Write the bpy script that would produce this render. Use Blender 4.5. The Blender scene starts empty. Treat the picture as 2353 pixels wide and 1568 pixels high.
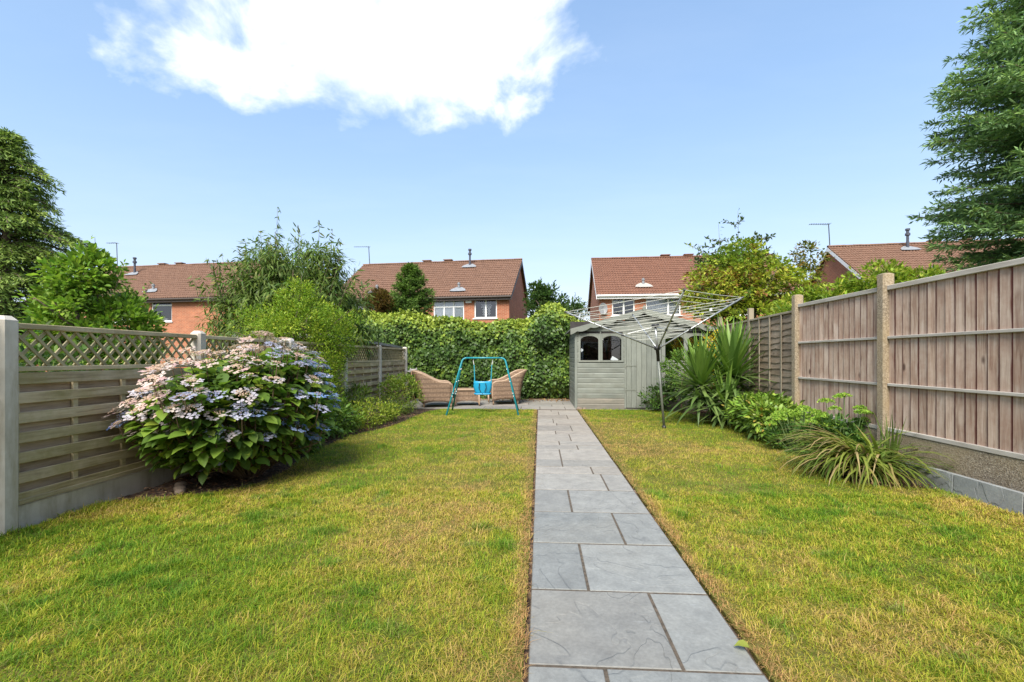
import bpy, bmesh, math, random
import numpy as np
from mathutils import Matrix, Vector

random.seed(7)
RNG = np.random.default_rng(11)
R = math.radians
SC = bpy.context.scene
COL = SC.collection

# ------------------------------------------------------------------ camera
cam = bpy.data.cameras.new('camera')
cam.sensor_width = 36.0
cam.lens = 36.0 * 1049 / 2353
cam.shift_y = 0.0161
cam.clip_start, cam.clip_end = 0.05, 3000
cam_o = bpy.data.objects.new('camera', cam)
COL.objects.link(cam_o)
cam_o.location = (0, 0, 1.24)
cam_o.rotation_euler = (R(90), 0, R(3.5))
SC.camera = cam_o

# ------------------------------------------------------------------ light
SUN_EL, SUN_AZ = 47.0, 193.0       # azimuth the light comes from, clockwise from +Y
world = bpy.data.worlds.new('World')
SC.world = world
world.use_nodes = True
sun = bpy.data.lights.new('sun', 'SUN')
sun.energy = 2.45
sun.angle = R(30.0)
sun.color = (1.0, 0.95, 0.87)
sun_o = bpy.data.objects.new('sun', sun)
COL.objects.link(sun_o)
_e, _a = R(SUN_EL), R(SUN_AZ)
_d = Vector((math.sin(_a) * math.cos(_e), math.cos(_a) * math.cos(_e), math.sin(_e)))
sun_o.rotation_euler = (-_d).to_track_quat('-Z', 'Y').to_euler()
sun_o.location = _d * 60

SC.view_settings.view_transform = 'Standard'
SC.view_settings.look = 'None'
SC.view_settings.exposure = 1.68
SC.view_settings.gamma = 1.0
SC.view_settings.use_curve_mapping = False
SC.render.engine = 'CYCLES'
SC.cycles.use_denoising = True
SC.cycles.max_bounces = 12
SC.cycles.diffuse_bounces = 6
SC.cycles.transparent_max_bounces = 8


# ------------------------------------------------------------------ node helpers
class NT:
    def __init__(s, tree):
        s.t = tree

    def n(s, typ, **kw):
        nd = s.t.nodes.new(typ)
        for k, v in kw.items():
            if k.startswith('i_'):
                key = k[2:]
                key = int(key) if key.isdigit() else key.replace('_', ' ')
                s.set(nd.inputs[key], v)
            else:
                setattr(nd, k, v)
        return nd

    def set(s, sock, v):
        if isinstance(v, bpy.types.NodeSocket):
            s.t.links.new(v, sock)
        elif isinstance(v, tuple) and len(v) == 3 and sock.type == 'RGBA':
            sock.default_value = (*v, 1)
        else:
            sock.default_value = v

    def math(s, op, a, b=0.0, c=0.0, clamp=False):
        nd = s.t.nodes.new('ShaderNodeMath')
        nd.operation = op
        nd.use_clamp = clamp
        for i, v in enumerate((a, b, c)):
            s.set(nd.inputs[i], v)
        return nd.outputs[0]

    def mix(s, f, a, b, typ='MIX'):
        nd = s.t.nodes.new('ShaderNodeMix')
        nd.data_type = 'RGBA'
        nd.blend_type = typ
        nd.clamp_factor = True
        s.set(nd.inputs[0], f)
        s.set(nd.inputs[6], a)
        s.set(nd.inputs[7], b)
        return nd.outputs[2]

    def ramp(s, f, stops, interp='LINEAR'):
        nd = s.t.nodes.new('ShaderNodeValToRGB')
        nd.color_ramp.interpolation = interp
        el = nd.color_ramp.elements
        while len(el) < len(stops):
            el.new(0.5)
        for e, (p, c) in zip(el, stops):
            e.position = p
            e.color = (*c, 1) if isinstance(c, tuple) else (c, c, c, 1)
        s.set(nd.inputs[0], f)
        return nd.outputs[0]

    def noise(s, vec, scale, detail=4, rough=0.6, dist=0.0):
        nd = s.n('ShaderNodeTexNoise')
        if vec is not None:
            s.set(nd.inputs['Vector'], vec)
        nd.inputs['Scale'].default_value = scale
        nd.inputs['Detail'].default_value = detail
        nd.inputs['Roughness'].default_value = rough
        nd.inputs['Distortion'].default_value = dist
        return nd.outputs[0]

    def mapping(s, vec, scale=(1, 1, 1), loc=(0, 0, 0), rot=(0, 0, 0)):
        nd = s.n('ShaderNodeMapping')
        s.set(nd.inputs[0], vec)
        s.set(nd.inputs[1], loc)
        nd.inputs[2].default_value = rot
        nd.inputs[3].default_value = scale
        return nd.outputs[0]


def material(name):
    m = bpy.data.materials.new(name)
    m.use_nodes = True
    nt = NT(m.node_tree)
    b = m.node_tree.nodes['Principled BSDF']
    return m, nt, b


def objvec(nt, world_space=False):
    """object coordinates shifted by the object's own random number"""
    if world_space:
        return nt.n('ShaderNodeNewGeometry').outputs['Position']
    tc = nt.n('ShaderNodeTexCoord').outputs['Object']
    oi = nt.n('ShaderNodeObjectInfo')
    v = nt.n('ShaderNodeVectorMath', operation='ADD')
    nt.set(v.inputs[0], tc)
    k = nt.n('ShaderNodeCombineXYZ')
    for i, f in enumerate((37.0, 53.0, 71.0)):
        nt.set(k.inputs[i], nt.math('MULTIPLY', oi.outputs['Random'], f))
    nt.set(v.inputs[1], k.outputs[0])
    return v.outputs[0]


def bump(nt, b, h, strength=0.3, dist=0.01):
    nd = nt.n('ShaderNodeBump')
    nd.inputs['Strength'].default_value = strength
    nd.inputs['Distance'].default_value = dist
    nt.set(nd.inputs['Height'], h)
    nt.set(b.inputs['Normal'], nd.outputs[0])


def simple(name, col, rough=0.6, metal=0.0, var=0.15, nscale=8.0, bmp=0.0, spec=0.5, ws=False):
    m, nt, b = material(name)
    v = objvec(nt, ws)
    n = nt.noise(v, nscale, 5)
    dark = tuple(c * (1 - var) for c in col)
    lite = tuple(min(1, c * (1 + var)) for c in col)
    nt.set(b.inputs['Base Color'], nt.ramp(n, [(0.3, dark), (0.7, lite)]))
    b.inputs['Roughness'].default_value = rough
    b.inputs['Metallic'].default_value = metal
    b.inputs['Specular IOR Level'].default_value = spec
    if bmp:
        bump(nt, b, nt.noise(v, nscale * 6, 4), bmp, 0.004)
    return m


def leaf_mat(name, trans=0.3, rough=0.45, spec=0.35):
    """colour from the per-leaf attribute, thin-leaf translucency"""
    m, nt, b = material(name)
    at = nt.n('ShaderNodeAttribute', attribute_name='tint')
    n = nt.noise(nt.n('ShaderNodeNewGeometry').outputs['Position'], 60.0, 2)
    c = nt.mix(nt.math('MULTIPLY', n, 0.35), at.outputs['Color'], (0.5, 0.5, 0.5), 'OVERLAY')
    nt.set(b.inputs['Base Color'], c)
    b.inputs['Roughness'].default_value = rough
    b.inputs['Specular IOR Level'].default_value = spec
    tr = nt.n('ShaderNodeBsdfTranslucent')
    nt.set(tr.inputs['Color'], nt.mix(0.5, c, (0.75, 0.9, 0.25), 'MULTIPLY'))
    tr2 = nt.n('ShaderNodeMixShader')
    tr2.inputs[0].default_value = trans
    nt.t.links.new(b.outputs[0], tr2.inputs[1])
    nt.t.links.new(tr.outputs[0], tr2.inputs[2])
    nt.t.links.new(tr2.outputs[0], nt.t.nodes['Material Output'].inputs[0])
    return m


def wood(name, c1, c2, c3, axis, ws=False, stain=None, stain_amt=0.0, knots=0.0, rough=0.8, lap=0.0):
    """weathered timber; axis = index of the grain direction"""
    m, nt, b = material(name)
    v = objvec(nt, ws)
    sc = [26.0, 26.0, 26.0]
    sc[axis] = 1.6
    g = nt.noise(nt.mapping(v, tuple(sc)), 1.6, 6, 0.65, 0.6)
    col = nt.ramp(g, [(0.28, c1), (0.5, c2), (0.74, c3)])
    oi = nt.n('ShaderNodeObjectInfo')
    col = nt.mix(0.35, col, nt.ramp(oi.outputs['Random'], [(0.0, (0.32, 0.32, 0.32)), (0.5, (0.5, 0.5, 0.5)), (1.0, (0.7, 0.66, 0.62))]), 'OVERLAY')
    big = nt.noise(v, 1.7, 4)
    col = nt.mix(nt.ramp(big, [(0.4, 0.0), (0.75, 0.55)]), col, tuple(min(1, x * 1.35) for x in c3))
    if stain:
        s = nt.noise(v, 2.6, 5, 0.7)
        col = nt.mix(nt.ramp(s, [(0.42, 0.0), (0.68, stain_amt)]), col, stain)
    if knots:
        ks = [5.2, 5.2, 5.2]
        ks[axis] = 2.4
        vo = nt.n('ShaderNodeTexVoronoi', i_Scale=1.0)
        nt.set(vo.inputs['Vector'], nt.mapping(v, tuple(ks)))
        kf = nt.ramp(vo.outputs['Distance'], [(0.06, 1.0), (0.13, 0.0)])
        col = nt.mix(nt.math('MULTIPLY', kf, knots), col, tuple(x * 0.42 for x in c1))
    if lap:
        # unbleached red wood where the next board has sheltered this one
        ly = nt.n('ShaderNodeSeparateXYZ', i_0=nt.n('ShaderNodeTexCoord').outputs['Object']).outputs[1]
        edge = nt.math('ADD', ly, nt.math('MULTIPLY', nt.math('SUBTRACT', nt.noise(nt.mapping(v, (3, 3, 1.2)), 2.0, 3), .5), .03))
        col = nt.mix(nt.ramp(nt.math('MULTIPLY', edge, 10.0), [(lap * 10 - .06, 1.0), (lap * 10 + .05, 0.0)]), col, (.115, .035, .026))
    nt.set(b.inputs['Base Color'], col)
    b.inputs['Roughness'].default_value = rough
    b.inputs['Specular IOR Level'].default_value = 0.25
    bump(nt, b, g, 0.35, 0.004)
    return m


def glass_mat():
    m, nt, b = material('window_glass')
    nt.t.nodes.remove(b)
    tr = nt.n('ShaderNodeBsdfTransparent')
    tr.inputs[0].default_value = (0.85, 0.88, 0.9, 1)
    gl = nt.n('ShaderNodeBsdfGlossy')
    gl.inputs['Roughness'].default_value = 0.02
    fr = nt.n('ShaderNodeFresnel')
    fr.inputs['IOR'].default_value = 1.55
    mx = nt.n('ShaderNodeMixShader')
    nt.set(mx.inputs[0], nt.math('ADD', fr.outputs[0], 0.08))
    nt.t.links.new(tr.outputs[0], mx.inputs[1])
    nt.t.links.new(gl.outputs[0], mx.inputs[2])
    nt.t.links.new(mx.outputs[0], nt.t.nodes['Material Output'].inputs[0])
    return m


# ------------------------------------------------------------------ sky
def build_sky():
    nt = NT(world.node_tree)
    nodes = nt.t.nodes
    nodes.clear()
    out = nt.n('ShaderNodeOutputWorld')
    sky = nt.n('ShaderNodeTexSky', sky_type='NISHITA')
    sky.sun_disc = False
    sky.sun_elevation = R(SUN_EL)
    sky.sun_rotation = R(SUN_AZ)
    sky.altitude = 100
    sky.air_density = 1.2
    sky.dust_density = 1.0
    sky.ozone_density = 3.0
    d = nt.n('ShaderNodeTexCoord').outputs['Generated']
    sep = nt.n('ShaderNodeSeparateXYZ')
    nt.set(sep.inputs[0], d)
    z = nt.math('MAXIMUM', sep.outputs[2], 0.06)
    px = nt.math('DIVIDE', sep.outputs[0], z)
    py = nt.math('DIVIDE', sep.outputs[1], z)
    p = nt.n('ShaderNodeCombineXYZ')
    nt.set(p.inputs[0], px)
    nt.set(p.inputs[1], py)
    # cumulus banks: centre, half axes, tilt, in the plane of the cloud deck
    mask = None
    for cx, cy, ra, rb, th in ((-0.57, 1.47, 0.66, 0.48, -0.33), (2.6, -1.6, 1.2, 0.8, 0.4), (-2.4, -0.9, 1.0, 0.7, 0.2), (0.8, -3.2, 1.5, 0.8, 0.0)):
        dx = nt.math('SUBTRACT', px, cx)
        dy = nt.math('SUBTRACT', py, cy)
        c, s = math.cos(th), math.sin(th)
        ex = nt.math('DIVIDE', nt.math('ADD', nt.math('MULTIPLY', dx, c), nt.math('MULTIPLY', dy, s)), ra)
        ey = nt.math('DIVIDE', nt.math('SUBTRACT', nt.math('MULTIPLY', dy, c), nt.math('MULTIPLY', dx, s)), rb)
        r = nt.math('SQRT', nt.math('ADD', nt.math('MULTIPLY', ex, ex), nt.math('MULTIPLY', ey, ey)))
        mk = nt.math('SUBTRACT', 1.0, r)
        mask = mk if mask is None else nt.math('MAXIMUM', mask, mk)
    n1 = nt.noise(nt.mapping(d, (1.0, 1.0, 1.35)), 5.2, 9, 0.56, 0.2)
    n2 = nt.noise(d, 2.4, 3, 0.5)
    dens = nt.math('ADD', nt.math('MULTIPLY', nt.math('ADD', mask, 0.08), 0.75), nt.math('MULTIPLY', nt.math('SUBTRACT', n1, 0.5), 1.9))
    dens = nt.math('ADD', dens, nt.math('MULTIPLY', nt.math('SUBTRACT', n2, 0.5), 0.25))
    cov = nt.ramp(dens, [(0.0, 0.0), (0.10, 0.16), (0.26, 0.6), (0.5, 1.0)])
    veil = nt.ramp(nt.noise(nt.mapping(p.outputs[0], (0.6, 1.2, 1)), 0.8, 6, 0.6), [(0.45, 0.0), (0.8, 0.08)])
    hs = nt.n('ShaderNodeHueSaturation', i_Saturation=SKY_SAT, i_Value=1.0)
    nt.set(hs.inputs['Color'], sky.outputs[0])
    shade = nt.ramp(n1, [(0.35, (0.80, 0.85, 0.92)), (0.62, (1.0, 1.0, 1.0))])
    cl = nt.n('ShaderNodeVectorMath', operation='SCALE')
    nt.set(cl.inputs[0], shade)
    cl.inputs['Scale'].default_value = CLOUD
    # soft shoulder so that the horizon pales instead of burning out: 1.5 s / (1 + 0.29 s)
    num = nt.n('ShaderNodeVectorMath', operation='SCALE')
    nt.set(num.inputs[0], hs.outputs[0])
    num.inputs['Scale'].default_value = 1.5
    den = nt.n('ShaderNodeVectorMath', operation='MULTIPLY_ADD')
    nt.set(den.inputs[0], hs.outputs[0])
    den.inputs[1].default_value = (.27, .275, .24)
    den.inputs[2].default_value = (1.12, 0.985, 0.84)
    quo = nt.n('ShaderNodeVectorMath', operation='DIVIDE')
    nt.set(quo.inputs[0], num.outputs[0])
    nt.set(quo.inputs[1], den.outputs[0])
    tinted = quo.outputs[0]
    c = nt.mix(veil, tinted, (CLOUD * .75, CLOUD * .8, CLOUD * .86))
    c = nt.mix(cov, c, cl.outputs[0])
    bg = nt.n('ShaderNodeBackground')
    bg.inputs['Strength'].default_value = 0.099
    nt.set(bg.inputs['Color'], c)
    nt.t.links.new(bg.outputs[0], out.inputs[0])


SKY_SAT, CLOUD = 1.0, 5.2
build_sky()


# ------------------------------------------------------------------ mesh helpers
def np_mesh(name, verts, faces, mat=None, cols=None, smooth=False):
    verts = np.asarray(verts, dtype=np.float32).reshape(-1, 3)
    faces = np.asarray(faces, dtype=np.int32)
    me = bpy.data.meshes.new(name)
    n, k = faces.shape
    me.vertices.add(len(verts))
    me.vertices.foreach_set('co', verts.ravel())
    me.loops.add(n * k)
    me.loops.foreach_set('vertex_index', faces.ravel())
    me.polygons.add(n)
    me.polygons.foreach_set('loop_start', np.arange(0, n * k, k, dtype=np.int32))
    if smooth:
        me.polygons.foreach_set('use_smooth', np.ones(n, dtype=bool))
    if cols is not None:
        at = me.color_attributes.new('tint', 'FLOAT_COLOR', 'POINT')
        c4 = np.ones((len(verts), 4), dtype=np.float32)
        c4[:, :3] = cols
        at.data.foreach_set('color', c4.ravel())
    me.update(calc_edges=True)
    if mat:
        me.materials.append(mat)
    return me


def pd_mesh(name, verts, faces, mat=None, smooth=False):
    me = bpy.data.meshes.new(name)
    me.from_pydata([tuple(v) for v in verts], [], [tuple(f) for f in faces])
    if smooth:
        for p in me.polygons:
            p.use_smooth = True
    me.update()
    if mat:
        me.materials.append(mat)
    return me


def link(name, data, parent=None, loc=(0, 0, 0), rot=(0, 0, 0), scale=None):
    o = bpy.data.objects.new(name, data)
    COL.objects.link(o)
    o.location = loc
    o.rotation_euler = rot
    if scale is not None:
        o.scale = scale
    if parent:
        o.parent = parent
    return o


def tag(o, label, cat, group=None):
    o['label'] = label
    o['category'] = cat
    if group:
        o['group'] = group
    return o


def thing(name, label, cat, loc=(0, 0, 0), rz=0.0, group=None):
    return tag(link(name, None, None, loc, (0, 0, rz)), label, cat, group)


def structure(o):
    o['kind'] = 'structure'
    return o


def stuff(o):
    o['kind'] = 'stuff'
    return o


_boxes = {}


def box_mesh(sx, sy, sz, c, mat):
    key = (round(sx, 4), round(sy, 4), round(sz, 4), c, mat.name)
    if key not in _boxes:
        bm = bmesh.new()
        bmesh.ops.create_cube(bm, size=1.0)
        bmesh.ops.scale(bm, vec=(sx, sy, sz), verts=bm.verts)
        if c:
            bmesh.ops.bevel(bm, geom=bm.edges[:], offset=c, segments=1, affect='EDGES')
        me = bpy.data.meshes.new('box')
        bm.to_mesh(me)
        bm.free()
        me.materials.append(mat)
        _boxes[key] = me
    return _boxes[key]


def box(name, x0, x1, y0, y1, z0, z1, mat, parent=None, c=0.004, rot=(0, 0, 0)):
    me = box_mesh(x1 - x0, y1 - y0, z1 - z0, c, mat)
    return link(name, me, parent, ((x0 + x1) / 2, (y0 + y1) / 2, (z0 + z1) / 2), rot)


def tube_geo(pts, radii, seg=8, cap=True):
    pts = [Vector(p) for p in pts]
    if not hasattr(radii, '__len__'):
        radii = [radii] * len(pts)
    vs, fs = [], []
    up = Vector((0, 0, 1))
    prev = None
    for i, p in enumerate(pts):
        t = (pts[min(i + 1, len(pts) - 1)] - pts[max(i - 1, 0)]).normalized()
        a = prev if prev is not None else (Vector((1, 0, 0)) if abs(t.dot(up)) > 0.9 else up)
        s = t.cross(a)
        if s.length < 1e-5:
            s = t.orthogonal()
        s.normalize()
        u = s.cross(t).normalized()
        prev = u
        for k in range(seg):
            an = 2 * math.pi * k / seg
            vs.append(p + (s * math.cos(an) + u * math.sin(an)) * radii[i])
    for i in range(len(pts) - 1):
        for k in range(seg):
            a, b = i * seg + k, i * seg + (k + 1) % seg
            fs.append((a, b, b + seg, a + seg))
    if cap:
        fs.append(tuple(range(seg - 1, -1, -1)))
        o = (len(pts) - 1) * seg
        fs.append(tuple(o + k for k in range(seg)))
    return vs, fs


class Geo:
    def __init__(s):
        s.v, s.f = [], []

    def add(s, vf):
        o = len(s.v)
        s.v += [Vector(v) for v in vf[0]]
        s.f += [tuple(i + o for i in f) for f in vf[1]]
        return s

    def box(s, x0, x1, y0, y1, z0, z1):
        v = [(x, y, z) for x in (x0, x1) for y in (y0, y1) for z in (z0, z1)]
        return s.add((v, [(0, 1, 3, 2), (4, 6, 7, 5), (0, 4, 5, 1), (2, 3, 7, 6), (0, 2, 6, 4), (1, 5, 7, 3)]))

    def tube(s, pts, r, seg=8):
        return s.add(tube_geo(pts, r, seg))

    def mesh(s, name, mat, smooth=False):
        return pd_mesh(name, s.v, s.f, mat, smooth)

    def obj(s, name, mat, parent=None, smooth=False, **kw):
        return link(name, s.mesh(name, mat, smooth), parent, **kw)


def vnoise(x, y, scale, seed):
    """value noise on numpy arrays"""
    x, y = x * scale + 1000, y * scale + 1000
    xi, yi = np.floor(x).astype(np.int64), np.floor(y).astype(np.int64)
    fx, fy = x - xi, y - yi
    fx, fy = fx * fx * (3 - 2 * fx), fy * fy * (3 - 2 * fy)

    def h(a, b):
        v = np.sin(a * 127.1 + b * 311.7 + seed * 74.7) * 43758.5453
        return v - np.floor(v)
    return (h(xi, yi) * (1 - fx) + h(xi + 1, yi) * fx) * (1 - fy) + (h(xi, yi + 1) * (1 - fx) + h(xi + 1, yi + 1) * fx) * fy


LEAF_GAIN = np.array([1.5, 1.42, 1.15])
# leaf outlines: x across (-.5...5), y along (0..1), z out of the blade
T_DIAMOND = (np.array([(0, 0, 0), (-.5, .45, .07), (0, 1, 0), (.5, .45, .07)], float), np.array([(0, 2, 1), (0, 3, 2)]))
T_OVAL = (np.array([(0, 0, 0), (-.42, .28, .09), (-.4, .66, .07), (0, 1, -.06), (.4, .66, .07), (.42, .28, .09), (0, .5, .0)], float),
          np.array([(0, 6, 1), (1, 6, 2), (2, 6, 3), (3, 6, 4), (4, 6, 5), (5, 6, 0)]))
T_LONG = (np.array([(0, 0, 0), (-.5, .35, .03), (.5, .35, .03), (-.42, .68, -.08), (.42, .68, -.08), (0, 1, -.28)], float),
          np.array([(0, 2, 1), (1, 2, 4), (1, 4, 3), (3, 4, 5)]))
T_SLIVER = (np.array([(-.5, 0, 0), (.5, 0, 0), (0, 1, -.05)], float), np.array([(0, 1, 2)]))
T_IVY = (np.array([(0, 0, 0), (-.5, .12, .05), (-.36, .5, .02), (0, 1, -.08), (.36, .5, .02), (.5, .12, .05), (0, .4, -.02)], float),
         np.array([(0, 6, 1), (1, 6, 2), (2, 6, 3), (3, 6, 4), (4, 6, 5), (5, 6, 0)]))


def unit(a):
    return a / np.maximum(np.linalg.norm(a, axis=-1, keepdims=True), 1e-9)


def leaves_geo(P, A, N, L, Wd, T):
    """P positions, A leaf axes, N blade normals, L lengths, Wd widths"""
    A = unit(A)
    S = unit(np.cross(A, N))
    N = np.cross(S, A)
    tv, tf = T
    V = (P[:, None, :] + tv[None, :, 0, None] * (S * Wd[:, None])[:, None, :]
         + tv[None, :, 1, None] * (A * L[:, None])[:, None, :]
         + tv[None, :, 2, None] * (N * L[:, None])[:, None, :])
    k = len(tv)
    F = tf[None] + (np.arange(len(P)) * k)[:, None, None]
    return V.reshape(-1, 3), F.reshape(-1, 3), k


def pick_cols(n, palette, jit=0.18, field=None, fw=.55):
    """palette: list of (weight, rgb); field in 0..1 shifts the choice so that neighbours match"""
    w = np.array([p[0] for p in palette], float)
    w = np.cumsum(w / w.sum())
    u = RNG.random(n) if field is None else np.clip(fw * field + (1 - fw) * RNG.random(n), 0, 0.999)
    idx = np.searchsorted(w, u)
    c = np.array([p[1] for p in palette], float)[np.minimum(idx, len(palette) - 1)]
    c = c * LEAF_GAIN
    return np.clip(c * (1 + jit * RNG.standard_normal((n, 1))) * (1 + 0.06 * RNG.standard_normal((n, 3))), 0.003, 1)


def leaf_mesh(name, P, A, N, L, Wd, T, cols, mat):
    V, F, k = leaves_geo(P, A, N, L, Wd, T)
    return np_mesh(name, V, F, mat, np.repeat(cols, k, axis=0))


def rand_dir(n):
    return unit(RNG.standard_normal((n, 3)))


M = {}
M['leaf'] = leaf_mat('leaf', 0.42, 0.5, 0.25)
M['leaf_gloss'] = leaf_mat('glossy_leaf', 0.28, 0.42, 0.3)
M['needle'] = leaf_mat('needle_spray', 0.32, 0.6, 0.2)
M['blade'] = leaf_mat('grass_blade', 0.42, 0.55, 0.2)
M['petal'] = leaf_mat('petal', 0.3, 0.6, 0.2)
M['bark'] = simple('bark', (0.11, 0.08, 0.055), 0.9, var=0.45, nscale=14, bmp=0.6)
M['glass'] = glass_mat()
M['white'] = simple('white_plastic', (0.78, 0.78, 0.76), 0.4, var=0.05)
M['dark'] = simple('dark_plastic', (0.02, 0.02, 0.022), 0.5, var=0.2)
M['interior'] = simple('dim_interior', (0.035, 0.03, 0.028), 0.9, var=0.3)


# ------------------------------------------------------------------ ground, beds, lawn
def build_ground():
    m, nt, b = material('rough_ground')
    pos = objvec(nt, True)
    n = nt.noise(pos, 0.6, 6)
    nt.set(b.inputs['Base Color'], nt.ramp(n, [(0.3, (0.05, 0.06, 0.02)), (0.55, (0.09, 0.11, 0.03)), (0.75, (0.14, 0.11, 0.06))]))
    b.inputs['Roughness'].default_value = 0.95
    g = Geo()
    S = 700
    g.add(([(-S, -S, -0.03), (S, -S, -0.03), (S, S, -0.03), (-S, S, -0.03)], [(0, 1, 2, 3)]))
    structure(g.obj('ground', m))
    # bark-mulched soil of the garden
    m, nt, b = material('mulched_soil')
    pos = objvec(nt, True)
    vo = nt.n('ShaderNodeTexVoronoi', i_Scale=38.0)
    nt.set(vo.inputs['Vector'], nt.mapping(pos, (1, 1, 1)))
    c = nt.ramp(nt.n('ShaderNodeSeparateColor', i_0=vo.outputs['Color']).outputs[0],
                [(0.0, (0.035, 0.02, 0.013)), (0.5, (0.09, 0.05, 0.03)), (0.85, (0.16, 0.095, 0.058)), (1.0, (0.27, 0.19, 0.125))])
    c = nt.mix(nt.ramp(nt.noise(pos, 3.0, 5), [(0.4, 0.0), (0.7, 0.5)]), c, (0.045, 0.028, 0.018))
    nt.set(b.inputs['Base Color'], c)
    b.inputs['Roughness'].default_value = 0.95
    bump(nt, b, vo.outputs['Distance'], 0.8, 0.02)
    xs, ys = np.linspace(-3.85, 3.95, 110), np.linspace(-1.5, 13.6, 200)
    X, Y = np.meshgrid(xs, ys)
    Z = (vnoise(X, Y, 3.0, 3) - 0.5) * 0.03 + (vnoise(X, Y, 9.0, 5) - 0.5) * 0.02
    Z = np.minimum(Z, 0.02) - 0.005
    nx, ny = len(xs), len(ys)
    I = np.arange(nx * ny).reshape(ny, nx)
    F = np.stack([I[:-1, :-1], I[:-1, 1:], I[1:, 1:], I[1:, :-1]], -1).reshape(-1, 4)
    me = np_mesh('flower_bed_soil', np.stack([X, Y, Z], -1), F, m, smooth=True)
    structure(link('flower_bed_soil', me))
    # loose bark chips lying on the beds
    n = 5200
    side = RNG.random(n) < 0.55
    P = np.zeros((n, 3))
    P[:, 0] = np.where(side, RNG.uniform(-3.66, -2.5, n), RNG.uniform(2.95, 3.8, n))
    P[:, 1] = np.where(side, RNG.uniform(3.5, 10.4, n), RNG.uniform(4.4, 10.6, n))
    keep = ~in_poly(P[:, 0], P[:, 1], LAWN_L) & ~in_poly(P[:, 0], P[:, 1], LAWN_R)
    P = P[keep]
    n = len(P)
    P[:, 2] = 0.016 + RNG.random(n) * 0.02
    A = unit(np.stack([RNG.standard_normal(n), RNG.standard_normal(n), RNG.normal(0, .25, n)], -1))
    Nn = unit(np.stack([RNG.normal(0, .4, n), RNG.normal(0, .4, n), np.ones(n)], -1))
    col = pick_cols(n, [(3, (.07, .038, .024)), (3, (.13, .075, .046)), (1.4, (.21, .135, .09)), (.5, (.3, .22, .15))])
    me = leaf_mesh('bark_mulch', P, A, Nn, RNG.uniform(.02, .055, n), RNG.uniform(.008, .022, n), T_DIAMOND, col,
                   M['chip'])
    o = stuff(link('bark_mulch', me))
    o['label'] = 'dark brown bark chips scattered over the flower beds'
    o['category'] = 'mulch'


def in_poly(x, y, poly):
    inside = np.zeros(np.shape(x), bool)
    n = len(poly)
    j = n - 1
    for i in range(n):
        xi, yi = poly[i]
        xj, yj = poly[j]
        c = ((yi > y) != (yj > y)) & (x < (xj - xi) * (y - yi) / (yj - yi + 1e-12) + xi)
        inside ^= c
        j = i
    return inside


def smooth_line(pts, n=8):
    pts = [np.array(p, float) for p in pts]
    out = []
    for i in range(len(pts) - 1):
        p0, p1, p2, p3 = pts[max(i - 1, 0)], pts[i], pts[i + 1], pts[min(i + 2, len(pts) - 1)]
        for t in np.linspace(0, 1, n, endpoint=False):
            out.append(tuple(0.5 * (2 * p1 + (p2 - p0) * t + (2 * p0 - 5 * p1 + 4 * p2 - p3) * t * t + (3 * p1 - p0 - 3 * p2 + p3) * t ** 3)))
    out.append(tuple(pts[-1]))
    return out


PATH_X0, PATH_X1 = -0.05, 0.86
PATIO_Y = 10.72
LAWN_L = [(-3.66, -1.5), (-3.66, 3.55)] + smooth_line([(-3.45, 3.72), (-3.1, 3.84), (-2.84, 3.98), (-2.72, 4.35), (-2.74, 4.8), (-2.88, 5.4), (-2.93, 6.0), (-2.95, 6.9), (-2.72, 7.6), (-2.6, 8.3), (-2.58, 9.4), (-2.5, 10.2), (-2.3, PATIO_Y - .03)]) + [(-0.068, PATIO_Y - .03), (-0.066, -1.5)]
LAWN_R = [(0.880, -1.5), (0.880, 10.82), (2.45, 10.8)] + smooth_line([(2.6, 10.74), (3.05, 10.35), (3.38, 9.5), (3.44, 8.3), (3.38, 6.8), (3.2, 5.7), (3.02, 5.0), (3.05, 4.66), (3.3, 4.5), (3.69, 4.46)]) + [(3.69, -1.5)]
M['chip'] = leaf_mat('bark_chip', 0.0, 0.9, 0.15)
build_ground()


def lawn_fields(x, y):
    """how dry the turf is (0 green .. 1 straw) at a place"""
    dry = 0.10 + 0.24 * vnoise(x, y, 1.1, 1) + 0.26 * vnoise(x, y, 3.3, 2) + 0.20 * vnoise(x, y, 8.0, 4) + .14 * vnoise(x, y, 19.0, 6)
    e = np.minimum(np.abs(x - PATH_X0), np.abs(x - PATH_X1))
    dry = dry + 0.62 * np.exp(-(e / 0.085) ** 2) + 0.10 * np.exp(-((e - .5) / 0.5) ** 2)
    dry = dry + 0.14 * np.exp(-((x + 1.2) ** 2 / .5 + (y - 3.6) ** 2 / .5)) + 0.2 * np.exp(-((x - 1.5) ** 2 / .5 + (y - 6.1) ** 2 / 1.2))
    dry = dry + 0.13 * np.exp(-((x - 3.4) ** 2 / .12 + (y - 3.9) ** 2 / 1.0)) + .1 * np.exp(-((x + 2.5) ** 2 / .3 + (y - 4.5) ** 2 / .8))
    dry = dry - 0.10 * np.exp(-((y - 10) ** 2 / 3.0)) - .12 * np.exp(-((x + 1.0) ** 2 / 1.2 + (y - 2.0) ** 2 / .5))
    return np.clip((dry - 0.36) / 0.58, 0, 1)


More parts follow.
